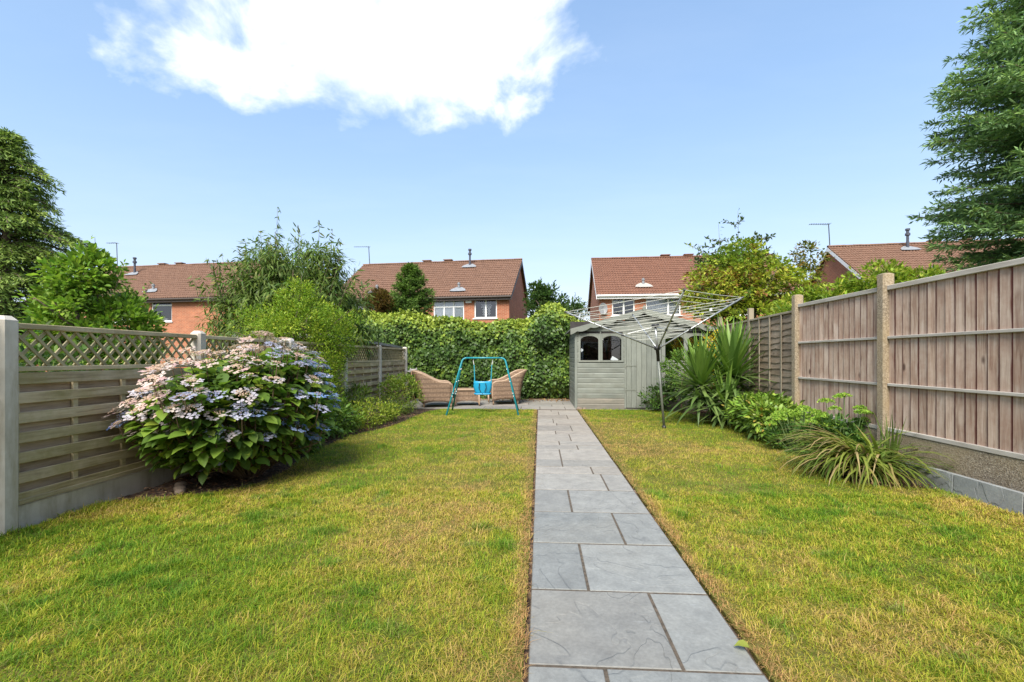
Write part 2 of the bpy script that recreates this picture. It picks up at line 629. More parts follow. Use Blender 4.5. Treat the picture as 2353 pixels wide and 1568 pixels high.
def build_lawn():
    m, nt, b = material('turf')
    pos = objvec(nt, True)
    n1 = nt.noise(pos, 1.2, 6, 0.65)
    n2 = nt.noise(pos, 30.0, 4, 0.7)
    c = nt.ramp(n1, [(0.3, (0.075, 0.09, 0.014)), (0.52, (0.12, 0.115, 0.025)), (0.72, (0.18, 0.13, 0.045))])
    c = nt.mix(0.75, c, nt.ramp(n2, [(0.3, (.25, .25, .25)), (0.7, (.75, .75, .75))]), 'OVERLAY')
    nt.set(b.inputs['Base Color'], c)
    b.inputs['Roughness'].default_value = 0.95
    b.inputs['Specular IOR Level'].default_value = 0.1
    bump(nt, b, n2, 0.9, 0.02)
    for nm, poly in (('lawn', LAWN_L), ('lawn', LAWN_R)):
        bm = bmesh.new()
        vs = [bm.verts.new((x, y, 0.022)) for x, y in poly]
        f = bm.faces.new(vs)
        r = bmesh.ops.extrude_face_region(bm, geom=[f])
        for v in r['geom']:
            if isinstance(v, bmesh.types.BMVert):
                v.co.z = -0.02
        bmesh.ops.recalc_face_normals(bm, faces=bm.faces)
        bmesh.ops.triangulate(bm, faces=bm.faces)
        me = bpy.data.meshes.new(nm)
        bm.to_mesh(me)
        bm.free()
        me.materials.append(m)
        structure(link(nm, me))
    # blades
    Ps = []
    for x0, x1, poly in ((-3.72, -0.02, LAWN_L), (0.84, 3.75, LAWN_R)):
        for y0, y1, dens in ((0.9, 2.6, 19000), (2.6, 4.2, 13000), (4.2, 6.5, 7000), (6.5, 10.8, 4000)):
            n = int((x1 - x0) * (y1 - y0) * dens)
            x, y = RNG.uniform(x0, x1, n), RNG.uniform(y0, y1, n)
            j = RNG.normal(0, .012, (2, n))
            k = in_poly(x + j[0], y + j[1], poly)
            Ps.append(np.stack([x[k], y[k]], -1))
    P2 = np.concatenate(Ps)
    n = len(P2)
    x, y = P2[:, 0], P2[:, 1]
    dry = lawn_fields(x, y)
    # cut tufts: height follows a fine noise
    tuft = vnoise(x, y, 14.0, 9)
    h = (0.011 + 0.022 * tuft ** 1.5 + 0.012 * vnoise(x, y, 4.5, 19)) * RNG.lognormal(0, .32, n) * (1 - 0.3 * dry)
    h *= np.where(RNG.random(n) < 0.03, 1.6, 1.0)
    # coarse dark tufts of a different grass, here and there
    coarse = (vnoise(x, y, 6.5, 23) > .80) & (dry < .55)
    h = np.where(coarse, h * 1.35, h)
    h = np.clip(h, .008, .07)
    dist = np.hypot(x, y)
    w = 0.0019 + 0.0005 * dist
    th = 2 * np.pi * vnoise(x, y, 5.0, 12) * 1.5 + RNG.normal(0, 2.2, n)
    lean = np.abs(RNG.normal(0.8, 0.5, n)) + 0.6 * dry * RNG.random(n)
    dirx, diry = np.cos(th), np.sin(th)
    side = np.stack([-diry, dirx, np.zeros(n)], -1) * (w / 2)[:, None]
    B = np.stack([x, y, np.full(n, 0.018)], -1)
    mid = B + np.stack([dirx * lean * h * .4, diry * lean * h * .4, h * 0.6], -1)
    tip = B + np.stack([dirx * lean * h * 1.25, diry * lean * h * 1.25, h * (1.0 - .2 * np.minimum(lean, 1.6))], -1)
    nr = y < 4.2
    m_ = int(nr.sum())
    V = np.stack([B - side, B + side, mid + side * .8, mid - side * .8, tip], 1)[nr].reshape(-1, 3)
    F = (np.array([(0, 1, 2), (0, 2, 3), (3, 2, 4)])[None] + (np.arange(m_) * 5)[:, None, None]).reshape(-1, 3)
    V2 = np.stack([B - side * 1.1, B + side * 1.1, tip], 1)[~nr].reshape(-1, 3)
    F2 = np.arange(len(V2)).reshape(-1, 3) + len(V)
    V, F = np.concatenate([V, V2]), np.concatenate([F, F2])
    pal = np.array([(0.145, 0.265, 0.018), (0.275, 0.365, 0.026), (0.42, 0.415, 0.04), (0.53, 0.415, 0.08), (0.60, 0.43, 0.15), (0.48, 0.28, 0.115)])
    u = np.clip(dry * 1.0 + RNG.normal(0, .20, n) + 0.05, 0, 1) * (len(pal) - 1.001)
    i0 = u.astype(int)
    fr = (u - i0)[:, None]
    c = pal[i0] * (1 - fr) + pal[i0 + 1] * fr
    c = np.where(coarse[:, None], c * np.array([.62, .82, .9]), c)
    c *= (1 + .17 * RNG.standard_normal((n, 1)))
    c = np.clip(c, .01, .8)
    me = np_mesh('grass', V, F, M['blade'], np.concatenate([np.repeat(c[nr], 5, axis=0), np.repeat(c[~nr], 3, axis=0)]))
    o = stuff(link('grass', me))
    o['label'] = 'short mown grass, green with dry straw patches, either side of the path'
    o['category'] = 'grass'


build_lawn()


# ------------------------------------------------------------------ paving
def slab_material():
    m, nt, b = material('riven_slate_slab')
    v = objvec(nt)
    oi = nt.n('ShaderNodeObjectInfo')
    n1 = nt.noise(v, 1.5, 4, 0.5, 0.3)
    n2 = nt.noise(v, 9.0, 6, 0.65)
    n3 = nt.noise(v, 60.0, 3, 0.6)
    col = nt.mix(0.75, oi.outputs['Color'], nt.ramp(n2, [(0.28, (.36, .36, .36)), (0.72, (.62, .62, .61))]), 'OVERLAY')
    col = nt.mix(nt.ramp(n1, [(0.45, 0.0), (0.75, 0.22)]), col, (0.30, 0.27, 0.21))
    col = nt.mix(0.35, col, nt.ramp(n3, [(0.3, (.35, .35, .35)), (0.7, (.65, .65, .65))]), 'OVERLAY')
    # pale scratches
    sc = nt.noise(nt.mapping(v, (3, 22, 1), rot=(0, 0, .6)), 1.2, 3, .5, 1.5)
    col = nt.mix(nt.ramp(sc, [(0.70, 0.0), (0.8, 0.5)]), col, (0.42, 0.45, 0.47))
    # riven steps: terraced height with thin dark lips
    riv = nt.noise(v, 2.1, 3, 0.45, 0.9)
    s1 = nt.ramp(riv, [(0.475, 0.0), (0.485, 0.5), (0.60, 0.5), (0.61, 1.0)])
    lip = nt.ramp(riv, [(0.468, 0.0), (0.4755, 1.0), (0.483, 0.0), (0.597, 0.0), (0.6035, 0.7), (0.610, 0.0)])
    brk = nt.ramp(nt.noise(v, 5.0, 2), [(0.42, 0.0), (0.58, 1.0)])
    col = nt.mix(nt.math('MULTIPLY', nt.math('MULTIPLY', lip, brk), 0.3), col, (0.07, 0.075, 0.08))
    nt.set(b.inputs['Base Color'], col)
    b.inputs['Roughness'].default_value = 0.62
    b.inputs['Specular IOR Level'].default_value = 0.35
    hgt = nt.math('ADD', nt.math('MULTIPLY', s1, 0.8), nt.math('ADD', nt.math('MULTIPLY', n2, 0.5), nt.math('MULTIPLY', n3, 0.12)))
    bump(nt, b, hgt, 0.8, 0.008)
    return m


M['slab'] = slab_material()
_slabs = {}


def slab_mesh(w, d):
    key = (round(w, 2), round(d, 2))
    if key not in _slabs:
        t, c = 0.045, 0.003
        vs, fs = [], []
        rings = [(0, -t), (0, -c), (c, 0)]
        for ins, z in rings:
            for sx, sy in ((-1, -1), (1, -1), (1, 1), (-1, 1)):
                vs.append((sx * (w / 2 - ins), sy * (d / 2 - ins), z))
        for r in range(2):
            for k in range(4):
                a, b2 = r * 4 + k, r * 4 + (k + 1) % 4
                fs.append((a, b2, b2 + 4, a + 4))
        fs.append((8, 9, 10, 11))
        _slabs[key] = pd_mesh('slab', vs, fs, M['slab'])
    return _slabs[key]


def add_slab(parent, x0, x1, y0, y1, z, brown, j=0.0075):
    w, d = x1 - x0 - 2 * j, y1 - y0 - 2 * j
    o = link('slab', slab_mesh(w, d), parent, ((x0 + x1) / 2, (y0 + y1) / 2, z + random.uniform(-.002, .002)),
             (random.uniform(-.003, .003), random.uniform(-.003, .003), random.choice((0, math.pi))))
    k = random.uniform(0.80, 1.08)
    a, bcol = (0.205, 0.212, 0.202), (0.30, 0.262, 0.218)
    t = min(1, max(0, brown + random.uniform(-.15, .15)))
    o.color = (*[(a[i] * (1 - t) + bcol[i] * t) * k for i in range(3)], 1)
    return o


def build_paving():
    m, nt, b = material('sandy_joint_bed')
    pos = objvec(nt, True)
    nt.set(b.inputs['Base Color'], nt.ramp(nt.noise(pos, 40, 5), [(0.3, (0.04, 0.032, 0.022)), (0.7, (0.13, 0.10, 0.07))]))
    b.inputs['Roughness'].default_value = 0.95
    bed = structure(box('path', PATH_X0 + .004, PATH_X1 - .004, -1.2, PATIO_Y, -0.06, 0.0262, m, None, 0))
    bx, by, bz = bed.location
    bed.location = (0, 0, 0)
    bed.data = bed.data.copy()
    bed.data.transform(Matrix.Translation((bx, by, bz)))
    # courses: (depth, list of widths)
    W = PATH_X1 - PATH_X0
    y = -0.6
    rows = [(.6, (.6, .3)), (.6, (.3, .6)), (.6, (.6, .3)), (.6, (.3, .6)), (.59, (.6, .3)), (.6, (.3, .6)), (.61, (.6, .3)), (.6, (.3, .6)), (.59, (.67, .23)),
            (.3, (.6, .3)), (.36, (.3, .6)), (.6, (.3, .6)), (.3, (.55, .35)), (.3, (.32, .58)), (.6, (.5, .4)), (.3, (.3, .6)), (.6, (.58, .32)), (.3, (.35, .55)), (.6, (.3, .6)), (.6, (.6, .3)), (.6, (.45, .45)), (.3, (.3, .6))]
    # the course that ends at y=1.8 must be row 3 (600 + 300 nearest the lens)
    y = 1.8 - 0.6 * 4 + 0.0
    rows = rows[0:]
    for i, (d, ws) in enumerate(rows):
        if y > PATIO_Y - 0.05:
            break
        y1 = min(y + d, PATIO_Y)
        x = PATH_X0
        brown = 0.05 if y < 4.1 else min(0.85, 0.45 + 0.09 * (y - 4.1))
        for wd in ws:
            ww = wd / sum(ws) * W
            add_slab(bed, x, x + ww, y, y1, 0.030, brown)
            x += ww
        y = y1
    patio = structure(box('patio', -3.6, 0.85, PATIO_Y + .004, 13.5, -0.06, 0.0245, m, None, 0))
    bx, by, bz = patio.location
    patio.location = (0, 0, 0)
    patio.data = patio.data.copy()
    patio.data.transform(Matrix.Translation((bx, by, bz)))
    y = PATIO_Y
    for r in range(5):
        d = (.6, .45, .6, .45, .6)[r]
        x = -3.6 + (0, .3, .15, .45, .2)[r] - .6
        while x < 0.85:
            w = random.choice((.6, .6, .9, .45))
            a, e = max(x, -3.6), min(x + w, 0.85)
            if e - a > .1:
                add_slab(patio, a, e, y, y + d, 0.028, 0.55)
            x += w
        y += d


build_paving()


# ------------------------------------------------------------------ fences
M['concrete'] = simple('pale_concrete', (0.43, 0.40, 0.34), 0.85, var=0.16, nscale=5, bmp=0.25, ws=True)
M['pebble_concrete'] = None


def pebble_concrete(name, c1, c2, c3):
    m, nt, b = material(name)
    pos = objvec(nt, True)
    vo = nt.n('ShaderNodeTexVoronoi', i_Scale=95.0)
    nt.set(vo.inputs['Vector'], pos)
    sp = nt.n('ShaderNodeSeparateColor', i_0=vo.outputs['Color']).outputs[0]
    c = nt.ramp(sp, [(0.0, c1), (0.5, c2), (1.0, c3)])
    st = nt.noise(pos, 2.2, 5, 0.65)
    c = nt.mix(nt.ramp(st, [(0.38, 0.0), (0.7, 0.75)]), c, (0.36, 0.27, 0.15))
    nt.set(b.inputs['Base Color'], c)
    b.inputs['Roughness'].default_value = 0.9
    bump(nt, b, vo.outputs['Distance'], 0.5, 0.006)
    return m


def algae_concrete():
    m, nt, b = material('weathered_concrete')
    pos = objvec(nt, True)
    n = nt.noise(pos, 4.0, 6, 0.65)
    c = nt.ramp(n, [(0.3, (0.43, 0.385, 0.31)), (0.55, (0.55, 0.505, 0.425)), (0.75, (0.63, 0.595, 0.52))])
    v = nt.noise(nt.mapping(pos, (6, 6, 1.0)), 1.2, 5, 0.7)
    c = nt.mix(nt.ramp(v, [(0.5, 0.0), (0.72, 0.55)]), c, (0.23, 0.18, 0.085))
    nt.set(b.inputs['Base Color'], c)
    b.inputs['Roughness'].default_value = 0.9
    bump(nt, b, nt.noise(pos, 90, 4), 0.3, 0.004)
    return m


M['concrete'] = algae_concrete()
M['pebble_concrete'] = pebble_concrete('exposed_aggregate', (0.17, 0.13, 0.085), (0.27, 0.215, 0.145), (0.40, 0.33, 0.24))
M['slat'] = wood('weathered_slat', (0.17, 0.122, 0.066), (0.40, 0.315, 0.19), (0.54, 0.45, 0.31), 1, stain=(0.25, 0.22, 0.07), stain_amt=0.7)
M['slat_back'] = wood('weathered_back_slat', (0.13, 0.09, 0.06), (0.29, 0.22, 0.155), (0.41, 0.33, 0.25), 1, knots=.5)
M['rail_wood'] = wood('mossy_rail', (0.28, 0.225, 0.13), (0.45, 0.37, 0.23), (0.55, 0.47, 0.32), 1, stain=(0.16, 0.155, 0.05), stain_amt=0.5)
M['lattice'] = wood('lattice_strip', (0.20, 0.17, 0.09), (0.34, 0.29, 0.165), (0.42, 0.37, 0.23), 2, stain=(0.15, 0.15, 0.05), stain_amt=0.5)


def post_mesh(w, d, h, mat, cap=0.03):
    """concrete post with chamfered faces and weathered (pyramid) top"""
    c = 0.018
    prof = [(-w / 2 + c, -d / 2), (w / 2 - c, -d / 2), (w / 2, -d / 2 + c), (w / 2, d / 2 - c), (w / 2 - c, d / 2), (-w / 2 + c, d / 2), (-w / 2, d / 2 - c), (-w / 2, -d / 2 + c)]
    vs = [(x, y, 0) for x, y in prof] + [(x, y, h - cap) for x, y in prof] + [(x * .55, y * .55, h) for x, y in prof]
    fs = []
    for r in range(2):
        for k in range(8):
            a, b = r * 8 + k, r * 8 + (k + 1) % 8
            fs.append((a, b, b + 8, a + 8))
    fs.append(tuple(range(16, 24)))
    return pd_mesh('post', vs, fs, mat)


def build_left_fence():
    f = thing('lattice_fence', 'weathered slatted fence with diamond lattice top and concrete posts, left of the lawn', 'fence', (-3.72, 0, 0))
    ys = [1.15, 2.95, 4.76, 6.56, 8.46, 10.34, 12.4]
    pm = post_mesh(0.12, 0.115, 1.55, M['concrete'])
    for y in ys:
        link('post', pm, f, (0, y, -.02), (0, 0, random.uniform(-.02, .02)))
    strip = {}
    for y0, y1 in zip(ys[:-1], ys[1:]):
        a, b = y0 + .062, y1 - .062
        box('gravel_board', -.022, .022, a - .01, b + .01, -.03, .185, M['concrete'], f, .006)
        # frame of the panel: mid battens and edge stiles
        box('stile', -.02, .012, a, a + .03, .20, 1.13, M['rail_wood'], f, .003)
        box('stile', -.02, .012, b - .03, b, .20, 1.13, M['rail_wood'], f, .003)
        nb = max(2, int(round((b - a) / .46)))
        for k in range(1, nb):
            yc = a + (b - a) * k / nb
            box('batten', -.012, .014, yc - .02, yc + .02, .20, 1.12, M['rail_wood'], f, .003)
        # front boards, back boards
        for k in range(8):
            z1 = 1.132 - k * .1425
            if k == 0:
                z0 = z1 - .085
            else:
                z0 = z1 - .079
            if k == 7:
                z0 = z1 - .006
                continue
            box('slat', .0145, .031, a + .002, b - .002, z0, z1, M['slat'], f, .003, (0, random.uniform(-.03, .03), 0))
        for k in range(7):
            z1 = 1.062 - k * .1425
            box('slat', -.030, -.0135, a + .002, b - .002, max(.2, z1 - .09), z1 + .01, M['slat_back'], f, .003)
        box('rail', .0155, .04, a, b, .192, .228, M['rail_wood'], f, .003)
        box('rail', -.026, .036, a, b, 1.140, 1.175, M['rail_wood'], f, .004)
        box('rail', -.026, .036, a, b, 1.445, 1.485, M['rail_wood'], f, .004)
        # lattice strips, two crossing layers
        zl, zh = 1.176, 1.444
        run = 0.25
        for layer, sg in ((.012, -1), (-.003, 1)):
            y = a - run
            while y < b:
                lo, hi = y, y + run
                t0, t1 = max(0, (a + .012 - lo) / run), min(1, (b - .012 - lo) / run)
                if t1 - t0 > .12:
                    p = [(lo + run * t, (zh - (zh - zl) * t) if sg < 0 else (zl + (zh - zl) * t)) for t in (t0, t1)]
                    L = math.hypot(p[1][0] - p[0][0], p[1][1] - p[0][1])
                    me = box_mesh(.012, .021, round(L, 2), 0, M['lattice'])
                    an = math.atan2(p[1][0] - p[0][0], p[1][1] - p[0][1])
                    link('lattice_strip', me, f, (layer, (p[0][0] + p[1][0]) / 2, (p[0][1] + p[1][1]) / 2), (-an, 0, 0))
                y += .112
    return f


build_left_fence()

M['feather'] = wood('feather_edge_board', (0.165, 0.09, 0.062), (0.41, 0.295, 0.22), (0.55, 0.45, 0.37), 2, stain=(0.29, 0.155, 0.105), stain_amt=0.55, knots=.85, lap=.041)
M['pale_rail'] = wood('silvered_rail', (0.27, 0.235, 0.195), (0.385, 0.35, 0.30), (0.48, 0.45, 0.40), 1)
M['waney'] = wood('old_waney_board', (0.12, 0.085, 0.055), (0.24, 0.18, 0.125), (0.36, 0.29, 0.215), 1, stain=(0.17, 0.13, 0.075), stain_amt=0.4, knots=.5)
M['waney_batten'] = wood('old_batten', (0.16, 0.13, 0.09), (0.25, 0.21, 0.15), (0.33, 0.29, 0.22), 2)


def build_right_fence():
    f = thing('board_fence', 'pinkish grey feather-edge board fence with pebbled concrete posts, right of the lawn', 'fence', (3.87, 0, 0))
    ys = [0.05, 1.82, 3.58, 5.35, 7.1]
    pm = post_mesh(0.125, 0.12, 2.2, M['pebble_concrete'], .012)
    for i, y in enumerate(ys):
        link('post', pm, f, (-.012, y, -.02), (0, 0, random.uniform(-.02, .02)))
    for y0, y1 in zip(ys[:-1], ys[1:]):
        a, b = y0 + .064, y1 - .064
        box('gravel_board', -.028, .028, a - .01, b + .01, -.04, .42, M['pebble_concrete'], f, .006)
        top = 1.985
        box('stile', .012, .03, a, a + .035, .47, top, M['pale_rail'], f, .003)
        box('stile', .012, .03, b - .035, b, .47, top, M['pale_rail'], f, .003)
        # feather-edge boards, each overlapping the last
        n = int(round((b - a) / .103))
        pw = (b - a) / n
        w = pw + .018
        key = round(w, 3)
        vs = [(.006, 0, 0), (.006, w, 0), (-.017, w, 0), (-.002, 0, 0)]
        H = top - .455
        vs = vs + [(x, y, H) for x, y, z in vs]
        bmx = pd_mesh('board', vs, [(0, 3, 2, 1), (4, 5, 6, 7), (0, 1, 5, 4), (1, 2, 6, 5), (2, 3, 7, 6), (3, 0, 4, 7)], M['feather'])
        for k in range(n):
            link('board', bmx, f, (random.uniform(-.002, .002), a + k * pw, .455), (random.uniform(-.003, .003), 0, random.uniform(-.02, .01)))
        box('rail', -.042, -.012, a, b, 1.445, 1.475, M['pale_rail'], f, .004)
        box('rail', -.042, -.012, a, b, .925, .955, M['pale_rail'], f, .004)
        box('rail', -.036, .03, a - .01, b + .01, .424, .468, M['pale_rail'], f, .004)
        box('cap_rail', -.042, .036, a - .004, b + .004, top, top + .05, M['pale_rail'], f, .004)
    return f


def build_waney_fence():
    A, B = Vector((3.9, 7.16)), Vector((4.3, 12.75))
    dv = (B - A)
    f = thing('waney_fence', 'old grey-brown waney-lap fence with vertical battens, behind the spiky yucca', 'fence', (A.x, A.y, 0), -math.atan2(dv.x, dv.y))
    L = dv.length
    n = 3
    for k in range(n):
        a, b = k * L / n + .05, (k + 1) * L / n - .05
        if k:
            box('post', -.045, .045, a - .1, a - .004, 0, 2.18, M['waney_batten'], f, .006)
        box('gravel_board', -.025, .025, a, b, -.04, .40, M['pebble_concrete'], f, .006)
        box('stile', .006, .024, a, a + .03, .41, 1.93, M['waney_batten'], f, .003)
        box('stile', .006, .024, b - .03, b, .41, 1.93, M['waney_batten'], f, .003)
        for j in range(14):
            z = .42 + j * .107
            xs = np.linspace(a, b, 9)
            wv = [.012 * math.sin(7 * x + j * 1.7) + random.uniform(-.006, .006) for x in xs]
            vs, fs = [], []
            for x, wz in zip(xs, wv):
                vs += [(-.022, x, z + wz - .01), (-.002, x, z + .125), (.004, x, z + .125), (-.014, x, z + wz - .01)]
            for i in range(8):
                for q in range(4):
                    r = (q + 1) % 4
                    fs.append((i * 4 + q, (i + 1) * 4 + q, (i + 1) * 4 + r, i * 4 + r))
            link('board', pd_mesh('board', vs, fs, M['waney']), f)
        for j in range(1, 4):
            yc = a + (b - a) * j / 4
            box('batten', -.042, -.0235, yc - .02, yc + .02, .405, 1.93, M['waney_batten'], f, .003)
        box('cap_rail', -.04, .03, a, b, 1.932, 1.965, M['waney_batten'], f, .003)


build_right_fence()
build_waney_fence()


def build_edging():
    e = thing('lawn_edging', 'grey riven slate slabs set on edge along the foot of the right fence', 'edging', (3.735, 0, 0))
    y = -.3
    k = 0
    while y < 4.9:
        d = .6 if k != 5 else .45
        o = link('slab', slab_mesh(.26, d - .008), e, (-.022, y + d / 2, .06), (0, R(-87), 0))
        o.color = (0.26, 0.27, 0.265, 1)
        y += d
        k += 1


build_edging()


# ------------------------------------------------------------------ garden shed
M['shed'] = wood('grey_green_paint', (0.125, 0.138, 0.115), (0.162, 0.175, 0.15), (0.20, 0.212, 0.182), 0, stain=(0.15, 0.135, 0.10), stain_amt=0.3, knots=.25, rough=.6)
M['shed_y'] = wood('grey_green_paint_side', (0.125, 0.138, 0.115), (0.162, 0.175, 0.15), (0.20, 0.212, 0.182), 1, stain=(0.15, 0.135, 0.10), stain_amt=0.3, knots=.25, rough=.6)
M['shed_v'] = wood('grey_green_paint_upright', (0.13, 0.142, 0.12), (0.162, 0.175, 0.15), (0.19, 0.202, 0.174), 2, knots=.15, rough=.6)
M['shed_worn'] = wood('worn_paint', (0.115, 0.11, 0.088), (0.165, 0.158, 0.13), (0.25, 0.215, 0.175), 0, stain=(0.15, 0.15, 0.125), stain_amt=0.5, rough=.75)
M['felt'] = simple('roof_felt', (0.13, 0.135, 0.12), 0.95, var=0.25, nscale=30, bmp=0.5)


def board_h(x0, x1, z0, z1, y, mat, parent, name='board', th=.016):
    """shiplap board on a wall facing -y: lower edge proud, upper edge scooped"""
    g = Geo()
    v = []
    for x in (x0, x1):
        v += [(x, y + th, z0), (x, y - .002, z0), (x, y - .004, z0 + (z1 - z0) * .72), (x, y + th * .45, z1 - .004), (x, y + th, z1)]
    g.add((v, [(i, (i + 1) % 5, 5 + (i + 1) % 5, 5 + i) for i in range(5)] + [(4, 3, 2, 1, 0), (5, 6, 7, 8, 9)]))
    return g.obj(name, mat, parent)


def build_shed():
    X0, X1, Y0, Y1 = 0.84, 4.02, 10.95, 13.1
    W = X1 - X0
    s = thing('garden_shed', 'grey-green painted timber shed with arched windows, behind the rotary dryer', 'shed', (X0, Y0, 0))
    D = Y1 - Y0
    eave, apex = 1.90, 2.36
    xm = W / 2
    wins = [(.12, .55), (.64, 1.09), (2.10, 2.54), (2.62, 3.04)]
    dx0, dx1 = 1.19, 2.03
    zs, zt = 1.175, 1.755

    def roofz(x):
        return eave + (apex - eave) * (1 - abs(x - xm) / (xm + .1)) - .03

    z, i = .03, 0
    P = .122
    while z < apex - .06:
        z1 = min(z + P, apex - .05)
        segs = [(.05, dx0), (dx1, W - .05)] if z < zt + .02 else [(.05, W - .05)]
        for a, b in segs:
            # clip to the gable slope
            while roofz(a) < z + P * .9 and a < xm:
                a += .02
            while roofz(b) < z + P * .9 and b > xm:
                b -= .02
            if b - a < .05:
                continue
            parts = [(a, b)]
            if z + P > zs + .02 and z < zt - .01:
                for w0, w1 in wins:
                    np_ = []
                    for p, q in parts:
                        if w1 < p or w0 > q:
                            np_.append((p, q))
                        else:
                            np_ += [(p, w0 - .03), (w1 + .03, q)]
                    parts = [t for t in np_ if t[1] - t[0] > .02]
            for p, q in parts:
                board_h(p, q, z, z1, 0, M['shed_worn'] if i < 2 else M['shed'], s)
        z = z1
        i += 1
    # side wall facing the path
    g = 0
    z = .03
    while z < eave - .02:
        z1 = min(z + P, eave + .02)
        v = []
        for y in (.05, D - .02):
            v += [(.016, y, z), (-.002, y, z), (-.004, y, z + (z1 - z) * .72), (.008, y, z1 - .004), (.016, y, z1)]
        pd = pd_mesh('board', v, [(i, 5 + i, 5 + (i + 1) % 5, (i + 1) % 5) for i in range(5)] + [(0, 1, 2, 3, 4), (9, 8, 7, 6, 5)], M['shed_y'])
        link('board', pd, s)
        z = z1
    # inner lining keeps the light out
    g = Geo()
    g.box(.02, .035, .06, D, .02, eave)
    g.box(W - .035, W - .0, .06, D, .02, eave)
    g.box(.02, W, D - .02, D, .02, apex - .1)
    g.box(.02, W, .06, D, .0, .02)
    g.obj('lining', M['interior'], s)
    # front lining with openings left for the windows
    g = Geo()
    cols = [.036] + [c for w in wins for c in w] + [W - .036]
    for k in range(0, len(cols), 2):
        g.box(cols[k], cols[k + 1], .02, .03, zs, zt)
    g.box(.036, W - .036, .02, .03, .021, zs)
    g.box(.036, W - .036, .02, .03, zt, eave)
    g.box(.5, W - .5, .02, .03, eave, eave + .22)
    g.obj('lining', M['interior'], s)
    # corner posts and skirting
    box('corner_trim', -.012, .05, -.016, .045, .0, eave - .0, M['shed_v'], s, .003)
    box('corner_trim', W - .05, W + .012, -.016, .045, .0, eave - .0, M['shed_v'], s, .003)
    box('floor_bearer', .02, W - .02, -.006, .05, -.02, .028, M['shed_worn'], s, .003)
    # door of upright boards
    door = box('door', dx0 + .01, dx1 - .01, .004, .018, .06, 1.80, M['shed_v'], s, .002)
    ox, oy, oz = door.location
    nb = 7
    pw = (dx1 - dx0 - .02) / nb
    for k in range(nb):
        a = dx0 + .01 + k * pw
        box('plank', a + .003 - ox, a + pw - .003 - ox, -.012 - oy, .0035 - oy, .05 - oz, 1.80 - oz, M['shed_v'], door, .004)
    for hz in (.46, 1.03):
        g = Geo()
        g.box(dx0 + .0 - ox, dx0 + .24 - ox, -.02 - oy, -.0125 - oy, hz - oz, hz + .03 - oz)
        g.box(dx0 - .03 - ox, dx0 + .0 - ox, -.022 - oy, -.0125 - oy, hz - .035 - oz, hz + .06 - oz)
        g.obj('hinge', M['shed'], door)
    box('door_frame', dx0 - .035, dx0 + .006, -.014, .02, .04, 1.84, M['shed_v'], s, .003)
    box('door_frame', dx1 - .006, dx1 + .035, -.014, .02, .04, 1.84, M['shed_v'], s, .003)
    box('door_frame', dx0 + .007, dx1 - .007, -.013, .02, 1.805, 1.845, M['shed'], s, .003)
    # arched windows
    for w0, w1 in wins:
        wc, hw = (w0 + w1) / 2, (w1 - w0) / 2
        spring = zt - .13
        n = 10
        inner = [(wc - hw, zs), (wc - hw, spring)] + [(wc - hw * math.cos(math.pi * k / n), spring + .13 * math.sin(math.pi * k / n) ** .8) for k in range(1, n)] + [(wc + hw, spring), (wc + hw, zs)]
        fo = .045
        # spandrel board: fills the arch corners up to the square head
        vs, fs = [], []
        arch = inner[1:-1]
        for x, zz in arch:
            vs += [(x, -.006, zz), (x, -.006, zt + .055), (x, .016, zz), (x, .016, zt + .055)]
        for k in range(len(arch) - 1):
            a, b = k * 4, k * 4 + 4
            fs += [(a, b, b + 1, a + 1), (a + 2, a + 3, b + 3, b + 2), (a, a + 2, b + 2, b)]
        wf = link('window', pd_mesh('window', vs, fs, M['shed']), s)
        for a, b, nm in ((w0 - fo, w0 + .004, 'frame'), (w1 - .004, w1 + fo, 'frame')):
            box(nm, a, b, -.012, .018, zs - .02, zt + .05, M['shed_v'], wf, .003)
        box('sill', w0 - fo, w1 + fo, -.022, .018, zs - .045, zs - .002, M['shed'], wf, .003)
        link('pane', pd_mesh('pane', [(x, .017, zz) for x, zz in inner], [tuple(range(len(inner)))], M['glass']), wf)
    # roof of two felted slopes
    ov = .12
    for sd in (-1, 1):
        xe = xm + sd * (xm + ov)
        t = .03
        v = []
        for y in (-.1, D + .08):
            v += [(xm, y, apex), (xe, y, eave - .01), (xe, y, eave - .01 + t), (xm, y, apex + t)]
        pd = pd_mesh('roof', v, [(0, 1, 2, 3), (7, 6, 5, 4), (0, 4, 5, 1), (1, 5, 6, 2), (2, 6, 7, 3), (3, 7, 4, 0)] if sd > 0 else
                     [(3, 2, 1, 0), (4, 5, 6, 7), (1, 5, 4, 0), (2, 6, 5, 1), (3, 7, 6, 2), (0, 4, 7, 3)], M['felt'])
        rf = link('roof', pd, s)
        # scalloped barge board
        N = 60
        vs, fs = [], []
        for k in range(N + 1):
            u = k / N
            x = xm + (xe - xm) * u
            zt_ = apex + (eave - .01 - apex) * u + .022
            sc = abs(math.sin(u * math.pi * 5.5)) ** .6
            zb = zt_ - .085 - .05 * sc
            vs += [(x, -.104, zb), (x, -.104, zt_), (x, -.124, zb), (x, -.124, zt_)]
        for k in range(N):
            a, b = k * 4, k * 4 + 4
            fs += [(a + 2, b + 2, b + 3, a + 3), (a, a + 1, b + 1, b), (a, b, b + 2, a + 2), (a + 1, a + 3, b + 3, b + 1)]
        link('barge_board', pd_mesh('barge_board', vs, fs, M['shed']), rf)
    # diamond finial at the apex
    g = Geo()
